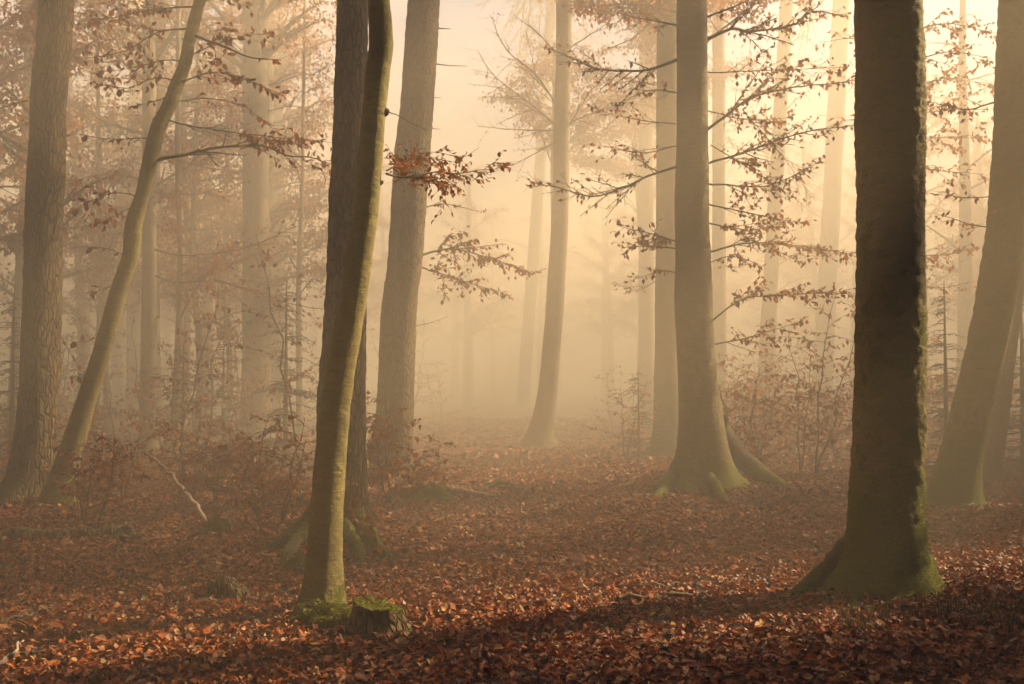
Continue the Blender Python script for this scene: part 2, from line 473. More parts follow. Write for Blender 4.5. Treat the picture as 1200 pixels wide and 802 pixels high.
def crown(tr, C, r_at, z0, z1, n, Lm, leaf_p, leaf_len, gap=.5, extra=0):
    """limbs from the trunk line C between two heights"""
    g_ = tr.rg; first = len(tr.lp)
    for i in range(n):
        z = z0 + (z1 - z0) * (i + g_.random()) / n
        p = np.array([np.interp(z, C[:, 2], C[:, 0]), np.interp(z, C[:, 2], C[:, 1]), z])
        a = g_.uniform(0, 2 * math.pi) ; up = g_.uniform(.15, .75)
        L = Lm * g_.uniform(.6, 1.1) * (1 - .55 * max(0, (z - z0) / max(z1 - z0, .1)) ** 1.5)
        d = unit(np.array([math.cos(a), math.sin(a), up])); top = p + d * L
        if top[2] > TOP - .2 - tr.base[2]: top[2] = TOP - .2 - tr.base[2]
        q = [p, p + d * L * .5 + np.array([0, 0, .06 * L]), top]
        r0 = max(.012, np.interp(z, C[:, 2], r_at) * .33)
        tr.grow(q, r0, .006, 2 if L > .9 else 1, gap, leaf_p, leaf_len, spread=.42, flat=.5, leaf_from=.2)
    for k in range(extra):                 # fill the sprays
        for i in range(first, first + (len(tr.lp) - first) // (k + 1)):
            p = tr.lp[i] + g_.normal(0, .13, 3); p[2] = min(p[2], TOP - tr.base[2])
            tr.leaf(p, tr.la[i], leaf_len)

def make_tree(name, label, pts, d, mat, kind='smooth', height=12.5, lobes=(), flare=.25, flare_h=.3, limbs=(), leafmat='rust',
              crown_n=14, crown_L=2.6, crown_leaf=.35, leaf_len=.075, crown_leaf_len=.17, single=0, roots=(), seed=0, sides=40, step=.06,
              group=None, tuft=0, cat='tree', crown_z=None, base_z=None, tuft_mask=None, lump=.04, gap=.5, knots=()):
    """pts: (centre x, y, width) in photo pixels from the foot upwards, all at distance d"""
    b = pix(pts[0][0], pts[0][1], d); b[2] = float(H(b[0], b[1])) if base_z is None else base_z
    root = thing(name, b, label, cat, group)
    C = [pix(x, y, d) - b for x, y, w in pts]; rr = [w * (.45 if kind == 'rough' else .465) * d / FPX for x, y, w in pts]
    C[0][2] = 0
    dirn = unit((C[-1] - C[-2])[None])[0]
    foot = C[0].copy(); foot[2] = -.15; C.insert(0, foot); rr.insert(0, rr[0] * 1.05)
    ztop_frame = C[-1][2]
    z = ztop_frame
    while z < height - .6:
        dirn = unit((dirn * .8 + np.array([0, 0, .25]))[None])[0]
        C.append(C[-1] + dirn * 1.3); z = C[-1][2]
        rr.append(max(.035, rr[-1] * .88))
    C = np.array(C); rr = np.array(rr)
    mb, V, D = trunk_mesh(C, rr, sides, step, .3, ztop_frame + .1 if step < .15 else 0, kind, lobes, flare, flare_h, seed, lump)
    trunk = link('trunk', mb.mesh('trunk'), M[mat], root)
    TRUNKS.append((b[0], b[1], rr[1] * (1 + flare)))
    for rt in roots:                       # (list of ground pixels, start radius, start height)
        pp, r0, z0 = rt
        W = [gpix(x, y) - b for x, y in pp]
        k = len(W)
        Wp = [W[0] * .35 + np.array([0, 0, z0])] + [w + np.array([0, 0, z0 * .62 * (1 - (i + .35) / (k - .65)) ** 1.3 - .03 if i < k - 1 else -.06]) for i, w in enumerate(W)]
        Wp = spline(np.array(Wp), 16); g2 = np.random.default_rng(seed + len(pp)); Wp[2:] += g2.normal(0, .010, (14, 3))
        rm = MB(); rm.tube(Wp, np.linspace(r0 * 1.1, r0 * .30, 16) * (1 + g2.normal(0, .06, 16)), 14)
        ro = link('root', rm.mesh('root'), M['root'], root)
        vv = np.concatenate(rm.v).reshape(16, 14, 3)
        if d < 16: link('moss', tufts(vv, 1600 if d < 10 else 900, .014, g2, 9, lambda p, q, r: (q[:, 2] > .1)).mesh('moss', False), M['moss_tuft'], ro, kind='stuff')
    if tuft:
        g2 = np.random.default_rng(seed + 99)
        link('moss', tufts(V[:int(len(V) * .95)], tuft, .011, g2, ztop_frame + .3, tuft_mask).mesh('moss', False), M['moss_tuft'], trunk, kind='stuff')
    for kx, ky, kr in knots:               # stubs where boughs broke off
        c = pix(kx, ky, d) - b; g2 = np.random.default_rng(int(kx)); ctr = np.array([np.interp(c[2], C[:, 2], C[:, 0]), 0, c[2]]); dv = unit((c - ctr)[None])[0]
        km = MB(); n_ = 9; ts = np.linspace(-.04, .010, n_); km.tube([ctr + dv * (np.linalg.norm(c - ctr) + t) + np.array([0, 0, .12 * t]) for t in ts] + [c + dv * .016], list(kr * 1.15 * np.sqrt(1 - np.linspace(0, .93, n_) ** 2) * (1 + g2.normal(0, .07, n_))) + [.001], 12)
        link('knot', km.mesh('knot'), M['twig'], root)
    tr = Tree(b, leafmat, seed + 5)
    for lb in limbs:
        kw = dict(leaf_len=leaf_len); kw.update(lb[4] if len(lb) > 4 else {})
        tr.limb(lb[0], d + lb[1][0], d + lb[1][1], lb[2], leaf_p=lb[3], **kw)
    cz = crown_z if crown_z is not None else max(ztop_frame + .9, 4.5)
    if crown_n: crown(tr, C, rr, cz, C[-1][2] - .2, crown_n, crown_L, crown_leaf, crown_leaf_len, gap, 2 if crown_leaf > .6 else 0)
    tr.finish(root, single)
    return root

# ------------------------------------------------------------------ the trees one can tell apart
B_LIMBS = [
    ([(183, 188), (215, 182), (250, 174), (305, 172), (335, 185), (365, 188), (386, 199)], (0, -.3), .030, .6, dict(order=2, gap=.12, leaf_from=.4, spread=.28, flat=.8)),
    ([(228, 42), (262, 55), (290, 67), (328, 71)], (0, -.4), .024, .10, dict(order=1, gap=.3, spread=.3)),
    ([(232, 8), (180, 12), (120, 22), (92, 14)], (0, .3), .016, .75, dict(order=2, gap=.10, spread=.3)),
    ([(226, 32), (180, 40), (140, 62), (86, 70)], (0, -.4), .016, .6, dict(order=2, gap=.11, spread=.3)),
    ([(213, 72), (190, 70), (150, 78), (118, 82)], (0, .5), .012, .6, dict(order=2, gap=.11, spread=.3)),
    ([(206, 95), (180, 92), (150, 103), (115, 99)], (0, -.3), .012, .6, dict(order=2, gap=.11, spread=.3)),
    ([(198, 112), (175, 122), (146, 127)], (0, .2), .009, .6, dict(order=1, gap=.1, spread=.4)),
    ([(176, 162), (140, 163), (105, 158), (82, 152)], (0, -.2), .010, .5, dict(order=1, gap=.12, spread=.25)),
    ([(163, 232), (145, 226), (120, 230), (94, 242)], (0, -.2), .011, 1.0, dict(order=2, gap=.10, spread=.40, flat=.9)),
    ([(160, 240), (140, 252), (112, 262)], (0, .3), .009, .9, dict(order=2, gap=.10, spread=.35, flat=.9)),
    ([(214, 70), (250, 52), (290, 42), (318, 44)], (0, .3), .012, .75, dict(order=2, gap=.10, spread=.3)),
    ([(206, 100), (250, 84), (290, 92), (328, 108)], (0, -.4), .014, .6, dict(order=2, gap=.11, spread=.33)),
    ([(198, 120), (240, 115), (285, 125), (320, 150)], (0, .4), .012, .35, dict(order=2, gap=.12, spread=.3)),
    ([(192, 140), (240, 150), (300, 158), (388, 165)], (0, .2), .014, .8, dict(order=2, gap=.10, spread=.22, leaf_from=.4)),
    ([(236, 3), (262, -4), (285, 6), (300, 2)], (0, 0), .010, .8, dict(order=1, gap=.1, spread=.4)),
    ([(150, 300), (118, 292), (76, 293)], (0, -.2), .008, .35, dict(order=1, gap=.11, spread=.25)),
    ([(140, 332), (118, 340), (98, 343)], (0, -.2), .007, .8, dict(order=1, gap=.1, spread=.3)),
    ([(127, 380), (100, 400), (70, 395)], (0, .2), .006, .3, dict(order=1, gap=.11, spread=.3)),
    ([(115, 425), (95, 440), (70, 445)], (0, -.2), .006, .7, dict(order=1, gap=.1, spread=.35)),
]
make_tree('beech_tree', 'slender crooked beech with rust leaves on thin boughs, leaning beside the rough-barked trunk',
          [(66, 597, 36), (72, 565, 30), (79, 540, 29), (91, 500, 27), (104, 460, 24), (117, 420, 23), (128, 380, 22), (139, 340, 22), (153, 300, 22), (157, 262, 22),
           (168, 225, 18), (177, 185, 19), (186, 150, 19), (199, 122, 17), (208, 98, 16), (217, 74, 15), (222, 48, 15), (229, 20, 15), (236, -5, 14), (244, -30, 14)],
          11.25, 'smooth', limbs=B_LIMBS, leaf_len=.098, single=300, seed=1, sides=28, step=.04, height=8.0, lobes=[(.3, .3), (3.4, .3)], crown_n=6, crown_L=1.2, lump=.09)
make_tree('oak_tree', 'straight dark trunk with flaking furrowed bark beside the crooked slender beech',
          [(31, 592, 66), (36, 560, 56), (41, 520, 51), (46, 460, 48), (48, 400, 47), (50, 330, 46), (52, 250, 46), (55, 180, 44), (58, 110, 44), (63, 50, 43), (66, 0, 42), (69, -40, 41)],
          11.6, 'rough', 'rough', seed=2, sides=56, step=.045, lobes=[(0, .25), (2.6, .3), (4.4, .3)], crown_n=28, crown_L=3.0, crown_leaf=.85, leafmat='rust', tuft=0,
          limbs=[([(32, 118), (15, 122), (-15, 132)], (0, .5), .012, .1, dict(order=1)), ([(70, 392), (85, 420), (100, 450)], (0, -.3), .006, .4, dict(order=1, gap=.15))])
make_tree('beech_tree', 'slender smooth beech growing out of the mossy mound next to the low stump',
          [(377, 722, 52), (377, 700, 46), (379, 680, 43), (381, 640, 41), (383, 600, 41), (387, 550, 40), (391, 500, 39), (397, 450, 37), (405, 400, 36), (414, 350, 34), (421, 300, 33), (428, 250, 33),
           (433, 200, 32), (437, 150, 31), (441, 100, 31), (446, 60, 31), (446, 38, 30), (444, 5, 28), (443, -35, 27)],
          6.35, 'smooth', limbs=[
              ([(453, 204), (475, 209), (510, 203), (540, 206), (582, 200)], (0, 1.0), .012, .9, dict(order=2, gap=.075, spread=.30, flat=.9, leaf_len=.048)),
              ([(453, 200), (470, 190), (500, 178), (540, 185)], (0, 1.0), .008, .8, dict(order=2, gap=.075, spread=.30, flat=.9, leaf_len=.048)),
              ([(452, 131), (462, 133), (478, 142), (502, 151)], (0, .3), .006, 0, dict(order=0))],
          leafmat='orange', single=200, seed=3, knots=[(454, 131, .034), (447, 214, .024), (412, 285, .020)], sides=64, step=.025, height=11, lobes=[(3.3, .35), (.2, .3), (5.0, .25)], flare=.1, crown_n=24, crown_L=2.5, crown_leaf=.85, tuft=2500, lump=.035,
          tuft_mask=lambda p, q, r: r.random(len(p)) < np.exp(-p[:, 2] / .12))
make_tree('oak_tree', 'dark furrowed trunk with spreading mossy roots standing behind the slender smooth beech',
          [(394, 642, 78), (397, 620, 70), (399, 590, 66), (400, 550, 63), (400, 500, 61), (401, 450, 59), (403, 380, 55), (406, 300, 51), (408, 250, 49), (410, 150, 45), (412, 60, 42), (413, 0, 41), (414, -40, 40)],
          8.85, 'rough', 'rough', seed=4, sides=60, step=.04, lobes=[(.2, .25), (3.3, .3), (4.6, .2), (2.0, .2)], crown_n=28, crown_L=3.0, crown_leaf=.85,
          roots=[([(352, 640), (325, 645), (276, 655)], .085, .36), ([(348, 650), (335, 660), (318, 672)], .07, .30), ([(430, 645), (452, 655), (488, 669)], .08, .36), ([(420, 655), (425, 662), (432, 672)], .06, .22)],
          limbs=[([(416, 606), (428, 610), (437, 618), (443, 640)], (-.5, -.9), .007, .9, dict(order=1, gap=.045, spread=.55, leaf_len=.085, flat=1.2)),
                 ([(414, 600), (418, 590), (415, 575)], (-.5, -.9), .005, .9, dict(order=1, gap=.06, spread=.4, leaf_len=.075, flat=1.2))], leafmat='orange', single=60)
make_tree('oak_tree', 'grey leaning trunk with dead branch stubs at the edge of the glowing path',
          [(452, 578, 58), (455, 560, 52), (457, 540, 51), (461, 500, 50), (464, 450, 49), (469, 350, 46), (475, 300, 46), (480, 220, 47), (485, 160, 46), (491, 90, 44), (497, 0, 42), (500, -40, 41)],
          14.3, 'rough', 'rough', seed=5, sides=48, step=.06, lobes=[(0, .3), (3.0, .35), (5, .2)], crown_n=32, crown_L=3.6, crown_leaf=.855,
          limbs=[([(512, 33), (519, 34), (528, 34)], (0, 0), .02, 0, dict(order=0)), ([(510, 75), (528, 76), (549, 77)], (0, -.2), .016, 0, dict(order=0)),
                 ([(505, 114), (512, 115), (517, 115)], (0, 0), .014, 0, dict(order=0)), ([(502, 150), (510, 151), (516, 151)], (0, 0), .014, 0, dict(order=0)),
                 ([(490, 300), (530, 290), (570, 300), (624, 320)], (.5, 2), .026, .95, dict(order=2, gap=.12, spread=.36, flat=.7, leaf_len=.10)),
                 ([(490, 312), (530, 325), (585, 342)], (.5, 1.8), .02, .9, dict(order=2, gap=.12, spread=.36, flat=.7, leaf_len=.10)),
                 ([(492, 245), (520, 240), (560, 250)], (.4, 1.5), .018, .4, dict(order=2, gap=.25, spread=.35)),
                 ([(486, 382), (500, 380), (525, 372)], (.3, .8), .010, .15, dict(order=1, gap=.2))])
F_L = dict(order=2, gap=.20, spread=.5, flat=.9)
make_tree('beech_tree', 'pale sunlit trunk with swept foot standing beside the glowing path',
          [(631, 520, 36), (633, 508, 30), (637, 490, 27), (642, 455, 24), (647, 400, 23), (651, 350, 22), (654, 300, 22), (657, 230, 21), (658, 150, 21), (660, 80, 20), (661, 0, 20), (662, -40, 19)],
          21.5, 'pale', seed=6, sides=36, step=.09, lobes=[(0, .3), (3.4, .3)], crown_n=22, crown_L=3.4, crown_leaf=.9, crown_z=10.4, crown_leaf_len=.14,
          limbs=[([(655, 153), (620, 152), (560, 148)], (0, .5), .03, .08, F_L), ([(655, 150), (625, 125), (580, 90), (560, 60)], (0, 1), .035, .08, F_L),
                 ([(656, 130), (630, 90), (595, 60), (575, 20)], (0, -1), .035, .08, F_L), ([(664, 152), (690, 110), (712, 85)], (0, .5), .03, .08, F_L),
                 ([(664, 146), (700, 130), (745, 118)], (0, -.6), .03, .1, F_L), ([(657, 70), (630, 40), (600, 18)], (0, .4), .028, .05, F_L), ([(663, 60), (700, 35), (735, 12)], (0, .4), .028, .08, F_L),
                 ([(654, 165), (610, 190), (575, 205)], (0, .6), .02, .15, F_L)])
gl = dict(order=2, gap=.088, spread=.36, flat=.7, leaf_len=.09)
gd = dict(order=2, gap=.11, spread=.36, flat=.8, leaf_len=.095)
make_tree('beech_tree', 'leafy beech with a forked mossy buttress root beside the path',
          [(822, 574, 88), (824, 556, 70), (824, 535, 62), (822, 500, 55), (818, 450, 50), (815, 400, 48), (813, 350, 47), (812, 300, 44), (811, 220, 42), (811, 100, 39), (811, 0, 38), (811, -40, 37)],
          13.3, 'smooth_foot', seed=7, sides=56, step=.05, lobes=[(0.0, .45), (2.9, .4), (4.2, .25), (5.4, .2)], flare=.12, flare_h=.38, crown_n=28, crown_L=3.4, crown_leaf=.85, tuft=3500,
          tuft_mask=lambda p, q, r: r.random(len(p)) < np.exp(-p[:, 2] / .4),
          roots=[([(862, 566), (882, 567), (905, 572), (934, 578)], .19, .85), ([(795, 572), (780, 577), (762, 584)], .14, .55), ([(845, 582), (852, 588), (858, 592)], .08, .2)],
          limbs=[([(795, 69), (765, 80), (740, 83), (697, 79), (671, 67), (640, 55)], (0, .5), .032, .15, gl), ([(795, 195), (767, 204), (730, 222), (697, 232), (660, 222), (622, 214)], (0, -.4), .026, .16, gl),
                 ([(800, 146), (735, 140), (690, 125)], (0, .4), .012, .15, gl), ([(797, 285), (765, 275), (720, 263)], (0, -.6), .018, 1.0, gd), ([(797, 292), (760, 288), (728, 290)], (0, .5), .016, 1.0, gd),
                 ([(798, 30), (760, 22), (715, 10)], (0, .3), .02, .3, gl), ([(797, 110), (760, 108), (720, 125)], (0, -.4), .014, .25, gl), ([(797, 170), (755, 180), (700, 172)], (0, .6), .014, .25, gl),
                 ([(797, 320), (770, 318), (735, 330)], (0, .5), .012, .5, gl),
                 ([(829, 46), (858, 34), (880, 38), (930, 30), (952, 15), (995, 22)], (0, .3), .034, .3, gl), ([(829, 85), (900, 82), (993, 79)], (0, -.5), .014, .3, gl),
                 ([(829, 152), (862, 128), (892, 112), (940, 103), (1000, 97)], (0, .4), .03, .45, gd), ([(829, 192), (885, 174), (937, 157), (1000, 146)], (0, -.5), .026, .28, gl),
                 ([(829, 216), (900, 217), (963, 191)], (0, .3), .02, .4, gl), ([(831, 240), (880, 250), (945, 262)], (0, -.5), .016, .85, gd), ([(831, 262), (880, 270), (915, 262)], (0, .6), .016, .9, gd),
                 ([(831, 296), (875, 285), (930, 288), (1000, 299)], (0, .4), .02, .5, gl), ([(835, 376), (870, 352), (920, 347), (997, 345)], (0, -.6), .018, .9, gd),
                 ([(836, 404), (880, 395), (940, 378)], (0, .3), .016, .95, gd), ([(870, 128), (892, 153), (925, 195), (952, 234)], (.3, .5), .012, .1, gl),
                 ([(829, 20), (870, 5), (905, -10)], (0, -.4), .02, .3, gl), ([(829, 130), (870, 140), (930, 138)], (0, .8), .014, .7, gd), ([(831, 308), (860, 300), (890, 310)], (0, -.6), .012, .9, gd),
                 ([(833, 170), (880, 200), (930, 232)], (0, -.7), .012, .4, gl)])
make_tree('beech_tree', 'plain grey trunk partly hidden behind the beech with the forked mossy root',
          [(781, 532, 40), (782, 515, 36), (782, 480, 34), (782, 400, 32), (783, 300, 31), (783, 150, 30), (783, 0, 29), (783, -40, 28)],
          18.8, 'smooth_foot', seed=8, sides=36, step=.09, lobes=[(.4, .3), (3.2, .35)], crown_n=22, crown_L=3.2, crown_leaf=.85, crown_z=9.8,
          limbs=[([(768, 330), (745, 340), (715, 330)], (0, .5), .014, .4, gl), ([(769, 20), (740, 45), (700, 60)], (0, .5), .02, .2, F_L), ([(768, 100), (735, 95), (700, 110)], (0, .5), .02, .2, F_L)])
make_tree('beech_tree', 'stout moss-covered beech with flared roots, largest trunk in the wood',
          [(1034, 694, 128), (1036, 675, 112), (1038, 650, 100), (1038, 620, 94), (1038, 580, 90), (1040, 530, 87), (1042, 450, 84), (1044, 380, 83), (1044, 300, 83), (1043, 200, 82), (1042, 100, 82), (1040, 0, 82), (1039, -40, 81)],
          7.0, 'smooth_moss', 'moss', seed=9, sides=96, step=.025, lobes=[(3.35, .42), (-.15, .32), (4.5, .22), (5.4, .2), (1.5, .2)], flare=.06, flare_h=.26, crown_n=26, crown_L=3.2, crown_leaf=.85, tuft=26000, lump=.05,
          tuft_mask=lambda p, q, r: (r.random(len(p)) < np.clip(.06 + .8 * np.clip(q[:, 0], 0, 1) ** 2 * (.6 + .4 * np.sin(p[:, 2] * 5 + q[:, 1] * 3)) + 1.0 * np.exp(-p[:, 2] / .25), 0, 1)),
          roots=[([(972, 690), (945, 694), (900, 701)], .11, .38), ([(1082, 690), (1097, 697), (1113, 706)], .10, .36), ([(1010, 702), (1000, 712), (990, 722)], .07, .18), ([(1060, 702), (1070, 710), (1076, 720)], .06, .18)])
make_tree('beech_tree', 'thick leaning mossy beech with a curved stem next to the stout moss-covered one',
          [(1117, 605, 76), (1118, 590, 66), (1120, 570, 58), (1124, 545, 52), (1134, 500, 48), (1146, 450, 47), (1157, 400, 47), (1167, 350, 48), (1175, 300, 48), (1182, 250, 48), (1188, 180, 50), (1192, 100, 52), (1196, 0, 54), (1198, -40, 54)],
          11.0, 'smooth_moss', 'moss', seed=10, sides=56, step=.045, lobes=[(.1, .25), (3.3, .3), (4.6, .2)], flare=.08, crown_n=14, crown_L=2.6, crown_leaf=.4, tuft=5000,
          tuft_mask=lambda p, q, r: r.random(len(p)) < np.clip(.1 + .6 * q[:, 0] + np.exp(-p[:, 2] / .4), 0, 1),
          limbs=[([(1163, 268), (1135, 262), (1095, 250)], (0, .6), .012, .35, gl), ([(1168, 230), (1130, 232), (1090, 228)], (0, .4), .010, .4, gl), ([(1190, 230), (1170, 245), (1155, 255)], (-.4, -.6), .006, .2, dict(order=1, gap=.2)),
                 ([(1165, 120), (1130, 128), (1092, 118)], (0, .6), .014, .5, gl)])
make_tree('beech_tree', 'thin pale-edged trunk close behind the thick leaning mossy beech',
          [(1158, 568, 34), (1162, 540, 28), (1168, 500, 26), (1175, 440, 25), (1183, 380, 25), (1191, 320, 24), (1199, 250, 24), (1207, 150, 23), (1213, 0, 22), (1215, -40, 22)],
          13.8, 'pale', seed=11, sides=36, step=.07, crown_n=8, crown_L=2.0, crown_leaf=.2)
hd = dict(order=2, gap=.13, spread=.40, flat=1.0, leaf_len=.11)
make_tree('beech_tree', 'leafy beech hidden behind the stout moss-covered trunk, its leaf sprays showing beside it',
          [(1055, 565, 34), (1055, 540, 30), (1056, 400, 28), (1057, 200, 26), (1058, 0, 24), (1058, -40, 24)],
          15.8, 'pale', seed=12, sides=28, step=.2, crown_n=12, crown_L=2.6, crown_leaf=.4,
          limbs=[([(1060, 40 + 0), (1110, 28), (1165, 38)], (0, .5), .02, .7, hd), ([(1060, 75), (1110, 60), (1162, 68)], (0, -.5), .02, .8, hd), ([(1060, 105), (1110, 92), (1165, 98)], (0, .5), .018, .8, hd),
                 ([(1060, 135), (1110, 130), (1160, 128)], (0, -.6), .018, .7, hd), ([(1060, 165), (1110, 160), (1160, 158)], (0, .5), .016, .7, hd), ([(1060, 195), (1110, 200), (1158, 205)], (0, -.4), .016, .5, hd),
                 ([(1060, 295), (1100, 300), (1148, 290)], (0, .4), .014, .6, hd), ([(1060, 330), (1100, 338), (1140, 330)], (0, -.4), .014, .6, hd),
                 ([(1052, 60), (1000, 45), (960, 50)], (0, .5), .018, .3, hd), ([(1052, 150), (1000, 140), (965, 150)], (0, .5), .014, .3, hd)])

# ------------------------------------------------------------------ trunks that dissolve in the mist
far = dict(order=2, gap=.5, spread=.36, flat=.8)
fl2 = dict(order=2, gap=.28, spread=.40, flat=.8, leaf_len=.115)
make_tree('beech_tree', 'broad misty trunk with a bright edge rising behind the young spruces',
          [(299, 515, 42), (299, 490, 37), (300, 400, 35), (300, 200, 33), (300, 0, 33), (300, -40, 32)], 22.5, 'pale', seed=21, sides=28, step=.15, crown_n=26, crown_L=3.4, crown_leaf=.85, crown_z=8.3, crown_leaf_len=.12,
          limbs=[([(315, 100), (350, 85), (400, 95)], (0, .5), .025, .6, fl2), ([(315, 130), (350, 125), (395, 150)], (0, -.5), .02, .6, fl2), ([(285, 120), (250, 110), (215, 125)], (0, .5), .02, .5, fl2),
                 ([(315, 250), (350, 245), (390, 262)], (0, .5), .02, .4, fl2), ([(285, 200), (250, 205), (205, 195)], (0, .5), .02, .4, fl2), ([(285, 60), (255, 40), (220, 45)], (0, .5), .02, .5, fl2), ([(315, 330), (350, 325), (385, 340)], (0, .5), .02, .5, fl2),
                 ([(315, 40), (350, 20), (390, 25)], (0, .5), .022, .5, fl2), ([(285, 300), (250, 292), (210, 305)], (0, .5), .02, .5, fl2), ([(315, 190), (350, 200), (388, 190)], (0, .5), .018, .5, fl2)])
make_tree('beech_tree', 'slim misty trunk forking near its top behind the crooked slender beech',
          [(175, 530, 22), (175, 500, 19), (175, 400, 18), (175, 250, 17), (175, 120, 17), (175, 70, 16), (176, 0, 14), (176, -40, 14)], 19, 'pale', seed=22, sides=28, step=.12, crown_n=24, crown_L=3.2, crown_leaf=.85, crown_z=7.3, crown_leaf_len=.12,
          limbs=[([(176, 75), (186, 62), (200, 45), (210, 20), (214, -30)], (0, .3), .09, 0, dict(order=1, gap=.8)), ([(172, 158), (130, 145), (100, 130), (82, 122)], (0, -.3), .05, .12, far), ([(171, 40), (130, 35), (88, 24), (60, 10)], (0, .3), .05, .15, far),
                 ([(179, 292), (230, 300), (300, 285), (350, 262)], (0, -2), .028, .25, fl2), ([(179, 322), (215, 330), (260, 328), (330, 352), (385, 362)], (0, -2), .028, .25, fl2), ([(170, 210), (120, 205), (70, 215)], (0, .5), .02, .3, fl2),
                 ([(179, 225), (230, 230), (290, 215)], (0, -1), .02, .25, fl2), ([(170, 270), (120, 275), (85, 262)], (0, .5), .02, .35, fl2), ([(179, 180), (230, 195), (280, 205)], (0, -.6), .02, .3, fl2)])
GHOST = [  # foot pixel x, top pixel x, width, distance
    (326, 327, 20, 31, 'faint trunk standing close behind the broad misty trunk with the bright edge'),
    (157, 160, 19, 34, 'very faint trunk just behind the slim forking misty trunk'),
    (757, 757, 19, 31, 'faint upright trunk behind the plain grey trunk near the path'),
    (843, 842, 17, 26, 'thin misty trunk just behind the beech with the forked mossy root'),
    (893, 922, 18, 29, 'misty trunk leaning over among the leaf sprays of the forked-root beech'),
    (962, 986, 23, 35, 'broad faint leaning trunk beyond the leaf sprays of the forked-root beech'),
    (612, 647, 15, 44, 'faint slanting trunk just behind the pale sunlit trunk by the path'),
]
for i, (xf, xt, w, dd, lab) in enumerate(GHOST):
    r_ = ray(xf, 401); yf = 439 + CAM_H * FPX / dd
    g_ = np.random.default_rng(300 + i); lm = []
    for k in range(7 if xf < 860 else 11):
        y0 = g_.uniform(0, 330); xx = xf + (xt - xf) * (1 - y0 / yf); sdn = 1 if k % 2 else -1; ln = g_.uniform(45, 95)
        lm.append(([(xx + sdn * w * .4, y0), (xx + sdn * ln * .5, y0 - g_.uniform(0, 25)), (xx + sdn * ln, y0 - g_.uniform(-15, 30))], (0, g_.uniform(-1, 1)), .026, g_.uniform(.05, .35) if xf < 860 else g_.uniform(.3, .7), fl2))
    make_tree('beech_tree', lab, [(xf, yf, w * 1.25), (xf + (xt - xf) * .05, yf - 22, w * 1.08), (xf + (xt - xf) * .4, yf * .6, w), (xf + (xt - xf) * .75, yf * .25, w * .96), (xt, 0, w * .92), (xt + (xt - xf) * .08, -40, w * .9)],
              dd, 'pale', seed=40 + i, sides=20, step=.3, crown_n=22 if xf < 400 else 6, crown_L=3.2 if xf < 400 else 2.6, crown_leaf=.85 if xf < 400 else .2, crown_z=8.5 if xf < 400 else None, crown_leaf_len=.13, limbs=lm, base_z=0.0)

LAND = [(48, 'the rough-barked trunk'), (135, 'the crooked slender beech'), (200, 'the slim forking misty trunk'), (300, 'the broad misty trunk'), (400, 'the dark furrowed trunk'), (475, 'the grey leaning trunk'),
        (570, 'the orange-leaved saplings'), (650, 'the pale sunlit trunk'), (720, 'the small spruce by the path'), (783, 'the plain grey trunk'), (825, 'the forked-root beech'), (900, 'the multi-stemmed sapling'), (1042, 'the stout moss-covered beech'), (1115, 'the dark spruce between the mossy beeches'), (1170, 'the thick leaning mossy beech')]
def landmark(x, y):
    if y <= 1 or abs(x) > .56 * y: return None
    px_ = x / y * FPX + 600
    return min(LAND, key=lambda a: abs(a[0] - px_))[1]
def far_word(y): return 'showing through the thin mist' if y < 21 else 'fading into the mist' if y < 30 else 'almost lost in the mist' if y < 42 else 'a mere shadow in the mist'
PROTO = {}
def copy_tree(o, parent=None):
    c = o.copy(); COL.objects.link(c); c.parent = parent
    for ch in list(o.children): copy_tree(ch, c)
    return c
def plain_tree(x, y, kind, seed, label, group, scale=1.0):
    """kinds: three shapes of each; the first of a shape is built, the others are copies turned about the stem"""
    n, leaf, z0, L, gap, leaf_len, r, mat = {'bare': (10, .22, 3.0, 2.6, .6, .13, .22, 'pale'), 'thick': (24, .9, 3.2, 3.0, .36, .12, .25, 'pale'),
                                            'mid': (26, .9, 6.9, 3.2, .38, .13, .15, 'smooth'), 'slim': (20, .9, 2.4, 2.4, .34, .11, .10, 'pale'), 'high': (24, .9, 8.3, 3.4, .40, .13, .17, 'smooth'),
                                            'roof': (34, .95, 5.2, 3.6, .36, .20, .26, 'smooth')}[kind]
    key = (kind, seed % 3); b = (x, y, float(H(x, y))); g_ = np.random.default_rng(seed)
    if key not in PROTO:
        root = thing('beech_tree', b, label, 'tree', group); h = 12.4
        zs = np.linspace(0, h, 7); C = np.stack([np.cumsum(g_.normal(0, .07, 7)), np.cumsum(g_.normal(0, .05, 7)), zs], 1); C[0] = (0, 0, -.15)
        rr = r * np.linspace(1, .3, 7)
        mb, V, D = trunk_mesh(C, rr, 18, .35, .5, 0, 'smooth', [(g_.uniform(0, 6), .3), (g_.uniform(0, 6), .3)], .2, .3, seed)
        link('trunk', mb.mesh('trunk'), M[mat], root)
        tr = Tree(b, 'rust', seed); crown(tr, C, rr, z0, h - .3, n, L, leaf, leaf_len, gap, {'bare': 0, 'thick': 4, 'slim': 4, 'mid': 5, 'high': 5, 'roof': 5}[kind]); tr.finish(root); PROTO[key] = root
    else:
        root = copy_tree(PROTO[key]); root.location = b; root['label'] = label; root['group'] = group
    root.rotation_euler = (g_.normal(0, .025), g_.normal(0, .025), g_.uniform(0, 6.28)); root.scale = (scale * g_.uniform(.7, 1.15),) * 2 + (scale * g_.uniform(.93, 1.03),)
    TRUNKS.append((x, y, r)); return root
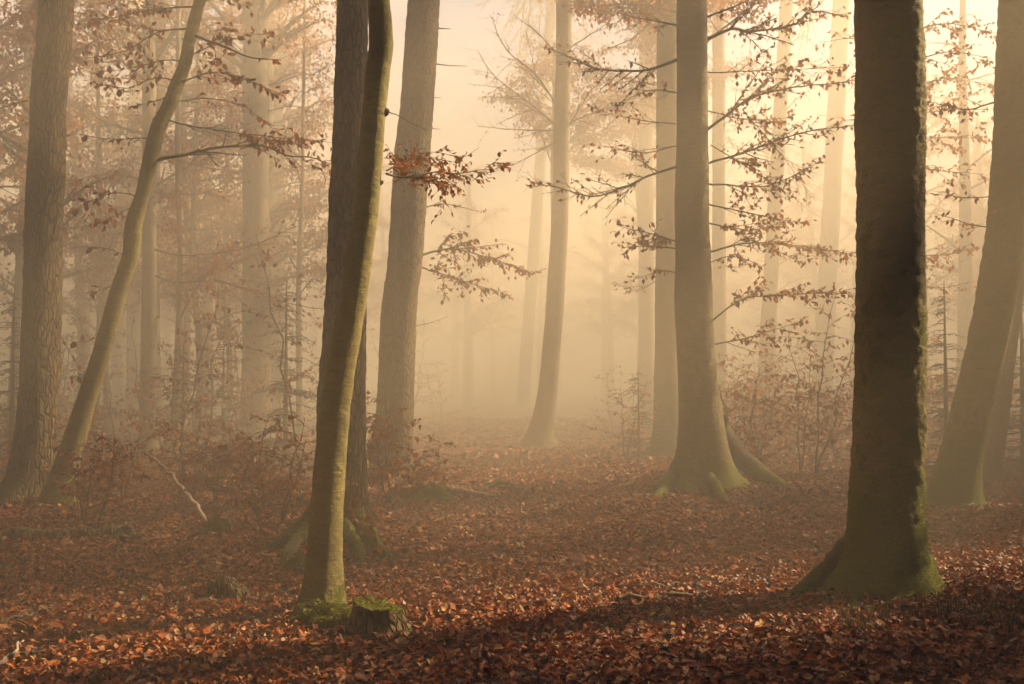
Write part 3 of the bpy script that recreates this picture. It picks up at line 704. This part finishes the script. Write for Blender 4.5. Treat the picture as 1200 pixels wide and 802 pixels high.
# deep wood on both sides of the path, left open on purpose to let the sun in
g_ = np.random.default_rng(77); spots = []; tries = 0
while len(spots) < 120 and tries < 6000:
    tries += 1
    y = g_.uniform(17, 66); x = g_.uniform(-1, 1) * (12 + .75 * y)
    inview = abs(x) < .58 * y
    if inview and y < (24 if x > 0 else 21): continue
    if -4.5 < x < 5 and y < 44: continue
    y0 = y - COT * x
    gap = x > -2 and GAP[0] < y0 < GAP[1] and x < 13.5
    if any((x - a) ** 2 + (y - b) ** 2 < (12 if not inview else 7) for a, b, k in spots): continue
    if gap and (not inview or g_.random() < .5): continue
    spots.append((x, y, 'bare' if gap else 'thick'))
spots += [(pix(px_, 439, dd)[0], dd, kk) for px_, dd, kk in ((52, 16, 'thick'), (421, 17, 'high'), (34, 22, 'thick'), (424, 13.5, 'high'), (178, 22.5, 'thick'), (300, 26, 'thick'), (816, 17.5, 'high'), (240, 29, 'thick'), (100, 27, 'thick'), (112, 21.5, 'slim'), (232, 22, 'slim'), (352, 23, 'slim'), (128, 25, 'slim'), (268, 25, 'slim'), (14, 21, 'slim'), (205, 19.5, 'slim'), (-60, 17, 'thick'), (1043, 10.6, 'mid'), (634, 29, 'high'), (760, 33, 'high'), (784, 25, 'high'))]  # hand-placed trees added to shade the mist and screen the sky
for i, (x, y, k) in enumerate(spots):
    inview = abs(x) < .58 * y
    if x < 0: lab, gr = 'dim leafy trunk fading into the thick mist beyond the young spruces', 'trunks deep in the mist beyond the spruces'
    elif k == 'bare': lab, gr = 'dim nearly bare trunk fading into the bright mist beyond the forked-root beech', 'bare trunks deep in the bright mist'
    else: lab, gr = 'dim leafy trunk deep in the mist beyond the mossy beeches', 'leafy trunks deep in the mist beyond the mossy beeches'
    lm_ = landmark(x, y)
    if lm_: lab = {'bare': 'nearly bare', 'thick': 'leafy', 'slim': 'slender leafy', 'high': 'added high-crowned', 'mid': 'added high-crowned', 'roof': 'leafy'}[k] + ' trunk ' + far_word(y) + ' beyond ' + lm_
    plain_tree(x, y, k, 500 + i, lab, gr)

# ------------------------------------------------------------------ spruces
def spruce(x, y, h, w, seed, label, group=None, dens=1.0):
    b = np.array([x, y, float(H(x, y))]); root = thing('spruce_tree', b, label, 'tree', group)
    g_ = np.random.default_rng(seed); mb = MB(); mb.tube([[0, 0, -.1], [0, 0, h * .5], [0, 0, h]], [h * .014 + .01, h * .008 + .005, .006], 10)
    link('trunk', mb.mesh('trunk'), M['rough'], root)
    wd = MB(); P = []; A = []; Nn = []; L = []
    nt_ = int(h / .28 * dens)
    for i in range(nt_):
        z = h * (.06 + .93 * i / nt_); rad = w * (1 - z / h) ** .85 + .08
        for k in range(int(5 + 3 * g_.random())):
            a = g_.uniform(0, 2 * math.pi); ln = rad * g_.uniform(.6, 1.1); zz = z + g_.normal(0, .08)
            d = np.array([math.cos(a), math.sin(a), 0]); end = d * ln + np.array([0, 0, zz - .22 * ln]); mid = d * ln * .5 + np.array([0, 0, zz + .02 * ln])
            wd.tube([[0, 0, zz], mid, end], [.008 + .004 * ln, .006, .003], 3)
            m = max(3, int(ln / .10 * dens)); s_ = np.array([-d[1], d[0], 0])
            for q in range(m):
                t = (q + .6) / m; p = (1 - t) ** 2 * np.array([0, 0, zz]) + 2 * t * (1 - t) * mid + t * t * end
                for sg in (-1, 1):
                    P.append(p); A.append(d * .7 + s_ * sg * g_.uniform(.4, 1) + np.array([0, 0, g_.normal(-.25, .15)])); Nn.append([g_.normal(0, .3), g_.normal(0, .3), 1]); L.append(max(.10, .32 * ln * (1.1 - t)) * g_.uniform(.7, 1.2))
    link('branches', wd.mesh('branches'), M['twig'], root, kind='stuff')
    fm = MB(); add_leaves(fm, *leaf_verts(np.array(P), np.array(A), np.array(Nn, float), np.array(L), .30, .05)); link('needles', fm.mesh('needles', False), M['needle'], root, kind='stuff'); return root
for i, (px_, dd, h, w, lab) in enumerate([
        (262, 19, 2.6, 1.0, 'smallest young spruce in the misty thicket'), (335, 17, 3.4, 1.2, 'young spruce in front of the broad misty trunk'), (215, 16.5, 2.2, .9, 'low bushy spruce behind the pale dead branch'),
        (395, 20, 3.0, 1.1, 'young spruce half hidden behind the dark furrowed trunk'), (15, 15, 3.0, 1.1, 'dark young spruce behind the rough-barked trunk'),
        (748, 18.2, 1.7, .7, 'small spruce sapling beside the plain grey trunk'), (1108, 15.5, 3.2, 1.0, 'dark spruce between the stout and the leaning mossy beeches'), (1198, 16, 3.6, 1.1, 'dark spruce behind the thin pale-edged trunk')]):
    p = pix(px_, 439, dd); spruce(p[0], dd, h, w, 700 + i, lab)
# spruces added out of view towards the sun, to shade near ground and air
g_ = np.random.default_rng(8); shade = []; tries = 0; SPR = []
while len(shade) < 70 and tries < 5000:
    tries += 1
    x = g_.uniform(4.5, 25); y0 = g_.uniform(-16, GAP[0] - .5); y = y0 + COT * x
    if x < .6 * max(y, 0) + 2.6: continue
    if (y0 > 11.8 and g_.random() < .6) or 8.2 < y0 < 9.5 or (SLIT_Y[0] < y0 < SLIT_Y[1] and g_.random() < SLIT): continue
    if any((x - a) ** 2 + (y - b) ** 2 < 4.8 for a, b in shade): continue
    shade.append((x, y))
while len(shade) < 150 and tries < 12000:              # more added spruces, left and behind, to block skylight
    tries += 1
    x = g_.uniform(-22, 12); y = g_.uniform(-16, 22)
    if x > 0 and y > -5: continue
    if y > -5 and x > -.6 * max(y, 0) - 3.0 - (2 if y > 8 else 0): continue
    if any((x - a) ** 2 + (y - b) ** 2 < 5.5 for a, b in shade): continue
    shade.append((x, y))
for i, (x, y) in enumerate(shade):
    lab, gr = 'tall dense spruce added out of view to shade the near wood', 'added shade spruces out of view'
    if i < 3: SPR.append(spruce(x, y, 12.8, 2.7, 800 + i, lab, gr, .8))
    else:
        c = copy_tree(SPR[i % 3]); c.location = (x, y, float(H(x, y))); c.rotation_euler = (0, 0, g_.uniform(0, 6.28)); c.scale = (g_.uniform(.85, 1.1),) * 2 + (g_.uniform(.85, 1.02),)
# beeches added out of view round the camera: their crowns shade the near ground
NEAR = [(9.4, 13.5), (8.0, 12.4), (3.3, 3.6), (4.6, 6), (5.7, 6.6), (7.3, 4.8), (9.2, 6.6), (5.6, 2.8), (8.5, 3.5), (7.0, 0.2), (2.2, 1.5), (-1.8, 2.2), (-3.9, 3.6), (1.0, -0.8), (-6.5, 4.5), (-9, 9), (0.5, -3), (-4.5, -1.5), (4.5, -1), (-10, 0), (-2.5, -7.5), (6, -6.5), (-13, 5), (-11.5, 14), (-15, 10), (5.2, 4.2)]
for i, (x, y) in enumerate(NEAR):
    plain_tree(x, y, 'high' if y > 9 else 'roof', 600 + i, 'tall closed-crowned beech added out of view to shade the near ground', 'added shade beeches around the viewpoint')

# ------------------------------------------------------------------ saplings and undergrowth
def sapling_label(x, y, h, what):
    lm_ = landmark(x, y)
    return None if lm_ is None else ('tall ' if h > 2.8 else 'knee-high ' if h < .9 else 'low ' if h < 1.6 else 'head-high ') + what + (' ' + far_word(y) if y > 14 else ' in the thicket') + ' near ' + lm_
def sapling(x, y, h, seed, label, group, leafmat='rust', leaf=.8, lean=.15, n=8, leaf_len=.07, L=.6, stems=1, gap=.13, single=0):
    b = np.array([x, y, float(H(x, y))]); root = thing('beech_sapling', b, (sapling_label(x, y, h, 'orange-leaved sapling' if leafmat == 'orange' else 'rust-leaved sapling') if group else None) or label, 'sapling', group)
    tr = Tree(b, leafmat, seed); g_ = tr.rg; st = MB()
    for s_ in range(stems):
        a = g_.uniform(0, 6.28); hh = h * g_.uniform(.7, 1)
        top = np.array([math.cos(a) * lean * hh, math.sin(a) * lean * hh, hh])
        C = spline(np.array([[0, 0, -.05], top * .5 + np.r_[g_.normal(0, .05, 2), 0], top]), 10); C[1:-1, :2] += g_.normal(0, .012 * hh, (8, 2))
        st.tube(C, np.linspace(.006 + .004 * hh, .003, 10), 6)
        for i in range(n):
            t = .18 + .8 * (i + g_.random()) / n; p = np.array([np.interp(t, np.linspace(0, 1, 10), C[:, k]) for k in range(3)])
            az = i * 2.4 + g_.normal(0, .4); ln = L * g_.uniform(.6, 1.2) * (1.15 - .7 * t); up = g_.uniform(.05, .5)
            d = unit(np.array([math.cos(az), math.sin(az), up])); tr.grow([p, p + d * ln * .5 + np.array([0, 0, .03]), p + d * ln], .005, .0018, 1, gap, leaf, leaf_len, spread=.45, flat=.5, sides=4)
    link('stem', st.mesh('stem'), M['twig'], root)
    tr.finish(root, single)
    return root
g_ = np.random.default_rng(5)
def at_px(px_, dd): p = pix(px_, 439, dd); return p[0], dd
x, y = at_px(458, 11.4)
sapling(x, y, 1.35, 901, 'bright orange-leaved beech sapling in front of the grey leaning trunk', None, 'orange', .95, .2, 13, .085, .62, 3, .085, 200)
x, y = at_px(505, 12.4)
sapling(x, y, .75, 902, 'low orange-leaved beech sapling beside the mossy hump by the path', None, 'orange', .95, .4, 10, .08, .55, 2, .09, 100)
x, y = at_px(872, 13.9)
sapling(x, y, 1.9, 903, 'multi-stemmed rust-leaved sapling behind the forked mossy root', None, 'rust', .65, .28, 9, .075, .8, 3, .14, 0)
x, y = at_px(735, 16.5)
sapling(x, y, 1.5, 904, 'sapling with pale rust leaves in front of the small spruce by the path', None, 'rust', .7, .25, 9, .075, .7, 2, .14)
for i in range(24):                                   # thicket round the two left trunks
    dd = g_.uniform(9.6, 13.5); px_ = g_.uniform(-40, 330)
    if 40 < px_ < 100 and dd < 11.6: px_ += 70
    if 150 < px_ < 262 and dd < 11.0: dd += 1.8
    x, y = at_px(px_, dd)
    sapling(x, y, g_.uniform(.6, 1.45), 910 + i, 'rust-leaved beech sapling in the low thicket around the crooked beech', 'rust saplings in the low thicket', 'orange' if g_.random() < .3 else 'rust', .85, .3, 8, .075, .65, 2, .12)
for i in range(26):                                   # misty undergrowth left
    dd = g_.uniform(14, 26); px_ = g_.uniform(-30, 420); x, y = at_px(px_, dd)
    sapling(x, y, g_.uniform(1.6, 4.5), 940 + i, 'tall thin rust-leaved sapling fading into the mist around the young spruces', 'misty saplings by the young spruces', 'rust', .75, .2, 13, .10, 1.2, 1, .18)
for i in range(26):                                   # misty undergrowth right
    dd = g_.uniform(15, 27); px_ = g_.uniform(865, 1230); x, y = at_px(px_, dd)
    sapling(x, y, g_.uniform(1.2, 3.4), 970 + i, 'tall thin rust-leaved sapling in the mist between the forked-root beech and the leaning beech', 'misty saplings behind the mossy beeches', 'rust', .75, .25, 13, .105, 1.2, 2, .18)
for i in range(10):                                   # beyond the path, either side
    dd = g_.uniform(23, 33); px_ = [g_.uniform(430, 540), g_.uniform(690, 860)][i % 2]; x, y = at_px(px_, dd)
    sapling(x, y, g_.uniform(1.5, 4.0), 1000 + i, 'pale misty sapling at the far end of the path', 'pale saplings at the far end of the path', 'rust', .5, .2, 11, .09, 1.1, 1, .22)

# ------------------------------------------------------------------ things lying on the ground
def lump(c, rx, ry, rz, seed, rings=26, sides=40, amp=.18, freq=2.2, sink=.05, squash=1.0):
    th = np.arange(sides) * 2 * math.pi / sides; V = np.zeros((rings, sides, 3))
    for i in range(rings):
        ph = i / (rings - 1) * math.pi * .5; cz = math.sin(ph) ** squash; cr = math.cos(ph)
        for j in range(sides):
            q = Vector((cr * math.cos(th[j]) * freq + seed * 3.1, cr * math.sin(th[j]) * freq, cz * freq))
            k = 1 + amp * mnoise.noise(q) * 2 + amp * .5 * mnoise.noise(q * 2.7) + amp * .25 * mnoise.noise(q * 7)
            V[i, j] = (c[0] + rx * cr * math.cos(th[j]) * k, c[1] + ry * cr * math.sin(th[j]) * k, c[2] + (rz + sink) * cz * k - sink)
    i = np.arange(rings - 1)[:, None] * sides; j = np.arange(sides)[None]; k = (j + 1) % sides
    mb = MB(); mb.add(V.reshape(-1, 3), q=np.stack([i + j, i + k, i + sides + k, i + sides + j], -1).reshape(-1, 4)); return mb, V
def mound(name, px_, py_, rx, ry, rz, seed, label, cat, mat='moss', tuft=0, amp=.15, freq=2.2, squash=1.0, tl=.018):
    b = gpix(px_, py_); mb, V = lump((0, 0, 0), rx, ry, rz, seed, amp=amp, freq=freq, squash=squash)
    if tuft:
        root = thing(name, b, label, cat); link('cushion' if mat == 'moss' else 'body', mb.mesh(name), M[mat], root)
        g2 = np.random.default_rng(seed); link('moss', tufts(V, tuft, tl, g2).mesh('moss', False), M['moss_tuft'], root, kind='stuff'); return root
    o = link(name, mb.mesh(name), M[mat], None, b); return tag(o, label, cat)
mound('moss_mound', 377, 731, .25, .20, .135, 31, 'rounded dark green moss mound around the foot of the slender smooth beech', 'moss', tuft=9000, amp=.10, freq=3)
mound('mossy_stone', 256, 629, .155, .13, .15, 32, 'round stone topped with bright moss at the end of the pale dead branch', 'stone', tuft=3500, amp=.12)
mound('mossy_hump', 497, 585, .34, .22, .17, 33, 'mossy hump at the foot of the grey leaning trunk', 'moss', tuft=3500, amp=.18)
mound('moss_patch', 823, 712, .09, .08, .035, 34, 'small bright moss cushion beside the low stick on the leaf litter', 'moss', tuft=900)
mound('moss_patch', 872, 642, .24, .14, .03, 35, 'flat moss patch on the leaf litter between the two largest mossy beeches', 'moss', tuft=1500)
mound('mossy_root_hump', 352, 668, .16, .12, .10, 36, 'mossy hump between the roots of the dark furrowed trunk', 'moss', tuft=2500)
mound('moss_patch', 560, 606, .16, .1, .025, 37, 'thin moss patch in the middle of the leafy path', 'moss', tuft=700)
# stump
b = gpix(443, 738)
st = thing('tree_stump', b, 'low rotten tree stump with moss on its flat top beside the slender smooth beech', 'stump')
th = np.arange(72) * 2 * math.pi / 72; rows = []
for i in range(22):
    f = i / 21; z = -.06 + f * .225
    rr = .132 + .085 * math.exp(-max(z, 0) / .055)
    R_ = []
    for a in th:
        rdg = .012 * abs(mnoise.noise(Vector((math.cos(a) * 5, math.sin(a) * 5, z * 2)))) * 2 + .10 * math.exp(-((((a - 5.9 + math.pi) % 6.283) - math.pi) / .4) ** 2) * math.exp(-max(z, 0) / .06)
        r_ = rr + rdg + .02 * mnoise.noise(Vector((math.cos(a) * 2, math.sin(a) * 2, 4)))
        top = z + (.022 * mnoise.noise(Vector((math.cos(a) * 3, math.sin(a) * 3, 9))) - .03 * math.cos(a) - .006 * abs(mnoise.noise(Vector((math.cos(a) * 9, math.sin(a) * 9, 3))))) * f
        R_.append((math.cos(a) * r_ * 1.12, math.sin(a) * r_ * .85, top))
    rows.append(R_)
V = np.array(rows); mb = MB(); n_ = 22
i = np.arange(n_ - 1)[:, None] * 72; j = np.arange(72)[None]; k = (j + 1) % 72
mb.add(V.reshape(-1, 3), q=np.stack([i + j, i + k, i + 72 + k, i + 72 + j], -1).reshape(-1, 4))
link('bark', mb.mesh('bark'), M['rot'], st)
rim = V[-1]; c = rim.mean(0); rows = [rim * np.array([.985, .985, 1])]
for f in (.75, .5, .25, .02): rows.append(c + (rim - c) * f + np.column_stack([np.zeros((72, 2)), [.02 * mnoise.noise(Vector((x * 14, y * 14, 2))) for x, y, z in c + (rim - c) * f]]))
tv = np.array(rows); mb = MB(); i = np.arange(4)[:, None] * 72
mb.add(tv.reshape(-1, 3), q=np.stack([i + j, i + k, i + 72 + k, i + 72 + j], -1).reshape(-1, 4)); top = link('top', mb.mesh('top'), M['moss'], st)
g2 = np.random.default_rng(44); ix = g2.integers(0, 4, 3500); jx = g2.integers(0, 72, 3500); p = tv[ix, jx] + g2.normal(0, .008, (3500, 3)) * [1, 1, .2]
d = unit(g2.normal(0, .5, (3500, 3)) + [0, 0, 1]); sd = unit(np.cross(d, g2.normal(0, 1, (3500, 3)))); l = g2.uniform(.003, .011, (3500, 1))
mb = MB(); mb.add(np.stack([p - sd * l * .28, p + sd * l * .28, p + d * l], 1).reshape(-1, 3), t=np.arange(10500).reshape(-1, 3)); link('moss', mb.mesh('moss', False), M['moss_tuft'], top, kind='stuff')
link('side_moss', tufts(V, 450, .010, g2, 9, lambda p, q, r: (r.random(len(p)) < .25 + .5 * (p[:, 2] > .09))).mesh('moss', False), M['moss_tuft'], st, kind='stuff')

def stick(name, pts, r0, label, cat, mat='dead', forks=(), seed=0, sides=9, r1=None, group=None, wig=.012):
    P = spline(np.array(pts), 22); g2 = np.random.default_rng(seed); w = g2.normal(0, wig, (22, 3)); w[0] = 0; P = P + w
    b = P[0].copy(); mb = MB(); mb.tube(P - b, np.linspace(r0, r1 or r0 * .4, 22) * (1 + g2.normal(0, .08, 22)), sides)
    if not forks: return tag(link(name, mb.mesh(name), M[mat], None, b), label, cat, group)
    root = thing(name, b, label, cat, group); link('stem', mb.mesh('stem'), M[mat], root)
    for f in forks:
        Q = spline(np.array(f[0]), 10); Q[1:] += g2.normal(0, wig * .6, (9, 3)); mb = MB(); mb.tube(Q - b, np.linspace(f[1], f[1] * .4, 10), 7); link('fork', mb.mesh('fork'), M[mat], root)
    return root
def gz(px_, py_, dz): p = gpix(px_, py_); p[2] += dz; return p
d0 = gpix(240, 616)[1]
def at(px_, py_, dd): return pix(px_, py_, dd)
stick('dead_branch', [gz(241, 616, .0), at(232, 596, d0 + .05), at(215, 575, d0 + .2), at(203, 560, d0 + .3), at(190, 546, d0 + .4), at(172, 530, d0 + .5)], .030, 'pale crooked dead branch rising from the moss-topped stone', 'branch', 'pale_dead',
      [([at(215, 576, d0 + .2), at(228, 568, d0 + .1), at(237, 557, d0), at(240, 550, d0)], .014)], 51)
stick('fallen_branch', [gz(385, 600, .03), gz(320, 590, .10), gz(290, 582, .22), gz(262, 572, .28), gz(225, 560, .4)], .03, 'long dark fallen branch with bare forks in the leaves behind the pale dead branch', 'branch', 'dead',
      [([gz(300, 584, .2), at(270, 545, 11.5), at(235, 530, 11.8), at(226, 528, 11.9)], .012), ([gz(280, 578, .25), at(250, 560, 11), at(225, 556, 11), at(228, 540, 11)], .011), ([gz(330, 590, .08), at(345, 560, 11), at(370, 545, 11.2)], .010)], 52)
stick('fallen_log', [gz(-40, 640, .02), gz(30, 638, .035), gz(90, 637, .045), gz(150, 633, .05)], .07, 'half buried rotten log lying across the leaves before the two left trunks', 'log', 'rot', seed=53, sides=16, r1=.055)
mound('rotten_wood', 150, 640, .16, .09, .11, 54, 'small grey knob of rotten wood at the end of the half buried log', 'wood', 'dead', amp=.25, freq=3)
mound('rotten_wood', 268, 700, .18, .12, .13, 55, 'dark splintered chunk of rotten wood lying left of the mossy mound', 'wood', 'rot', amp=.22, freq=2.2)
stick('stick', [gz(-20, 742, .03), gz(25, 735, .05), gz(70, 722, .06)], .013, 'thin dark stick lying on the leaves with a twig beside it', 'stick', 'dead', [([gz(20, 738, .05), gz(45, 745, .03), gz(62, 752, .02)], .008)], 56)
stick('stick', [gz(-10, 785, .03), gz(20, 775, .04), gz(50, 768, .03)], .018, 'short thick grey stick half buried in the leaves', 'stick', 'dead', seed=57)
stick('stick', [gz(8, 790, .02), gz(18, 772, .04), gz(24, 760, .04)], .014, 'stubby pale stick crossing the short thick grey one', 'stick', 'pale_dead', seed=58)
stick('stick', [gz(720, 709, .03), gz(770, 708, .045), gz(820, 703, .04), gz(868, 697, .03)], .022, 'long low stick half sunk in the leaf litter beside the small moss cushion', 'stick', 'dead', seed=59)
stick('stick', [gz(745, 690, .02), gz(790, 688, .03), gz(850, 690, .02)], .018, 'dark straight stick just behind the long low one', 'stick', 'dead', seed=60)
stick('fallen_root', [gz(505, 578, .12), gz(522, 580, .10), gz(548, 582, .05), gz(580, 584, .02)], .06, 'pale bare root running from the mossy hump onto the path', 'root', 'pale_dead', seed=61, r1=.02)
stick('stick', [gz(560, 578, .02), gz(590, 576, .08), gz(618, 582, .05)], .03, 'dark curved root arching out of the path', 'root', 'dead', seed=62)
stick('stick', [gz(1100, 612, .02), at(1115, 597, 10.3), at(1135, 592, 10.4), gz(1150, 598, .05)], .010, 'thin bowed twig leaning on the foot of the leaning mossy beech', 'twig', 'pale_dead', seed=63)
stick('twig', [gz(92, 604, 0), at(92, 570, 10.6), at(98, 520, 10.6), at(101, 490, 10.6)], .008, 'thin upright bare twig right beside the crooked beech', 'twig', 'pale_dead', seed=64, wig=.006)
for i in range(26):
    px_ = g_.uniform(0, 1200); py_ = g_.uniform(600, 790); c = gpix(px_, py_); a = g_.uniform(0, 3.14); l = g_.uniform(.08, .28)
    d = np.array([math.cos(a), math.sin(a), 0]) * l; e = c + d; m_ = c + d * .5 + np.array([g_.normal(0, .02), g_.normal(0, .02), .03])
    c[2] += .03; e[2] = H(e[0], e[1]) + .04; m_[2] = H(m_[0], m_[1]) + .05
    stick('twig', [c, m_, e], g_.uniform(.003, .007), 'short thin twig lying loose on the leaf litter', 'twig', 'dead', seed=1100 + i, group='loose twigs on the leaf litter', sides=5, wig=.004)

# ------------------------------------------------------------------ leaf litter
def litter(n, y0, y1, size, rows, seed, lift):
    g2 = np.random.default_rng(seed)
    u = g2.random(n); y = np.sqrt(y0 ** 2 + u * (y1 ** 2 - y0 ** 2)); x = g2.uniform(-.66, .66, n) * y + g2.uniform(-1.2, 1.2, n)
    t = g2.normal(0, .42, (n, 3)); nr = np.array([0, 0, 1.0]) + t; a = g2.uniform(0, 2 * math.pi, n)
    ax = np.stack([np.cos(a), np.sin(a), g2.normal(0, .25, n)], 1)
    z = H(x, y) + g2.uniform(.0, lift, n)
    for tx, ty, r in TRUNKS:
        dd = np.hypot(x - tx, y - ty); z += .03 * np.exp(-((dd - r) / .25) ** 2)
    ln = size * np.clip(g2.lognormal(0, .30, n), .45, 1.7)
    pos = np.stack([x, y, z], 1) - ax * ln[:, None] * .5
    return pos, ax, nr, ln, g2.normal(.12, .6, n)
lm = MB()
for n, y0, y1, size, rows, sd, lift in ((48000, 3.0, 7.8, .051, 2, 1, .040), (30000, 7.8, 10.5, .056, 1, 4, .042), (58000, 10.5, 17, .070, 1, 2, .045), (36000, 17, 34, .13, 1, 3, .05)):
    p, a, nr, ln, c = litter(n, y0, y1, size, rows, sd, lift); add_leaves(lm, *leaf_verts(p, a, nr, ln, .58, .06, c, rows))
link('leaf_litter', lm.mesh('leaf_litter', False), M['litter'], ground, kind='stuff')
p, a, nr, ln, c = litter(900, 4.75, 7.4, .064, 2, 9, .02)
u = p[:, 0] / p[:, 1] * FPX + 600
ok = np.where((u > 5) & (u < 1195))[0]; ok = ok[np.argsort(p[ok, 1])][:300]
for i in ok:
    q = p[i].copy(); q[2] += .035; put_leaf('fallen_leaf', q, a[i], nr[i], ln[i], M['litter_one'], ground, g_)

# grass at the foot of the stout beech
def grass(spots, n, h, label):
    g2 = np.random.default_rng(71); P = []
    for px_, py_, r in spots:
        c = gpix(px_, py_); P.append(np.column_stack([c[0] + g2.normal(0, r, n), c[1] + g2.normal(0, r * .7, n), np.zeros(n)]))
    P = np.concatenate(P); P[:, 2] = H(P[:, 0], P[:, 1]); m_ = len(P); a = g2.uniform(0, 6.28, m_); l = h * g2.uniform(.4, 1.2, m_)
    out = np.stack([np.cos(a), np.sin(a), np.zeros(m_)], 1); sd = np.stack([-np.sin(a), np.cos(a), np.zeros(m_)], 1) * .0028
    k = g2.uniform(.1, .7, m_)[:, None]; L_ = l[:, None]; z = np.array([0, 0, 1.0])
    mid = P + out * L_ * k * .35 + z * L_ * .6; tip = P + out * L_ * k + z * L_ * (1 - .35 * k)
    V = np.stack([P - sd, P + sd, mid - sd * .8, mid + sd * .8, tip], 1)
    mb = MB(); off = (np.arange(m_) * 5)[:, None]; mb.add(V.reshape(-1, 3), q=np.array([[0, 1, 3, 2]]) + off, t=np.array([[2, 3, 4]]) + off)
    o = link('grass', mb.mesh('grass', False), M['grass'], None, kind='stuff'); o['label'] = label; o['category'] = 'grass'
grass([(1020, 722, .12), (1060, 712, .12), (1100, 722, .14), (1140, 715, .14), (1160, 735, .16), (1185, 720, .14), (1005, 738, .1)], 160, .10, 'sparse dry green grass in the leaves at the foot of the stout mossy beech')

# ------------------------------------------------------------------ the mist
hz = MB(); x0, x1, y0, y1, z0, z1 = -160, 160, -48, 210, -1.4, TOP + .6
hz.add([(x0, y0, z0), (x1, y0, z0), (x1, y1, z0), (x0, y1, z0), (x0, y0, z1), (x1, y0, z1), (x1, y1, z1), (x0, y1, z1)],
       q=[(0, 3, 2, 1), (4, 5, 6, 7), (0, 1, 5, 4), (1, 2, 6, 5), (2, 3, 7, 6), (3, 0, 4, 7)])
m, nt, out = new_mat('haze')
pv = N(nt, 'VolumePrincipled'); pv.inputs['Color'].default_value = (*HAZE_COL, 1); pv.inputs['Density'].default_value = HAZE_DENSITY
pv.inputs['Anisotropy'].default_value = HAZE_G; pv.inputs['Density Attribute'].default_value = ''
nt.links.new(pv.outputs[0], out.inputs['Volume'])
m.cycles.homogeneous_volume = True
haze = link('haze', hz.mesh('haze', False), m, kind='stuff')
haze['label'] = 'pale golden mist filling the whole wood'
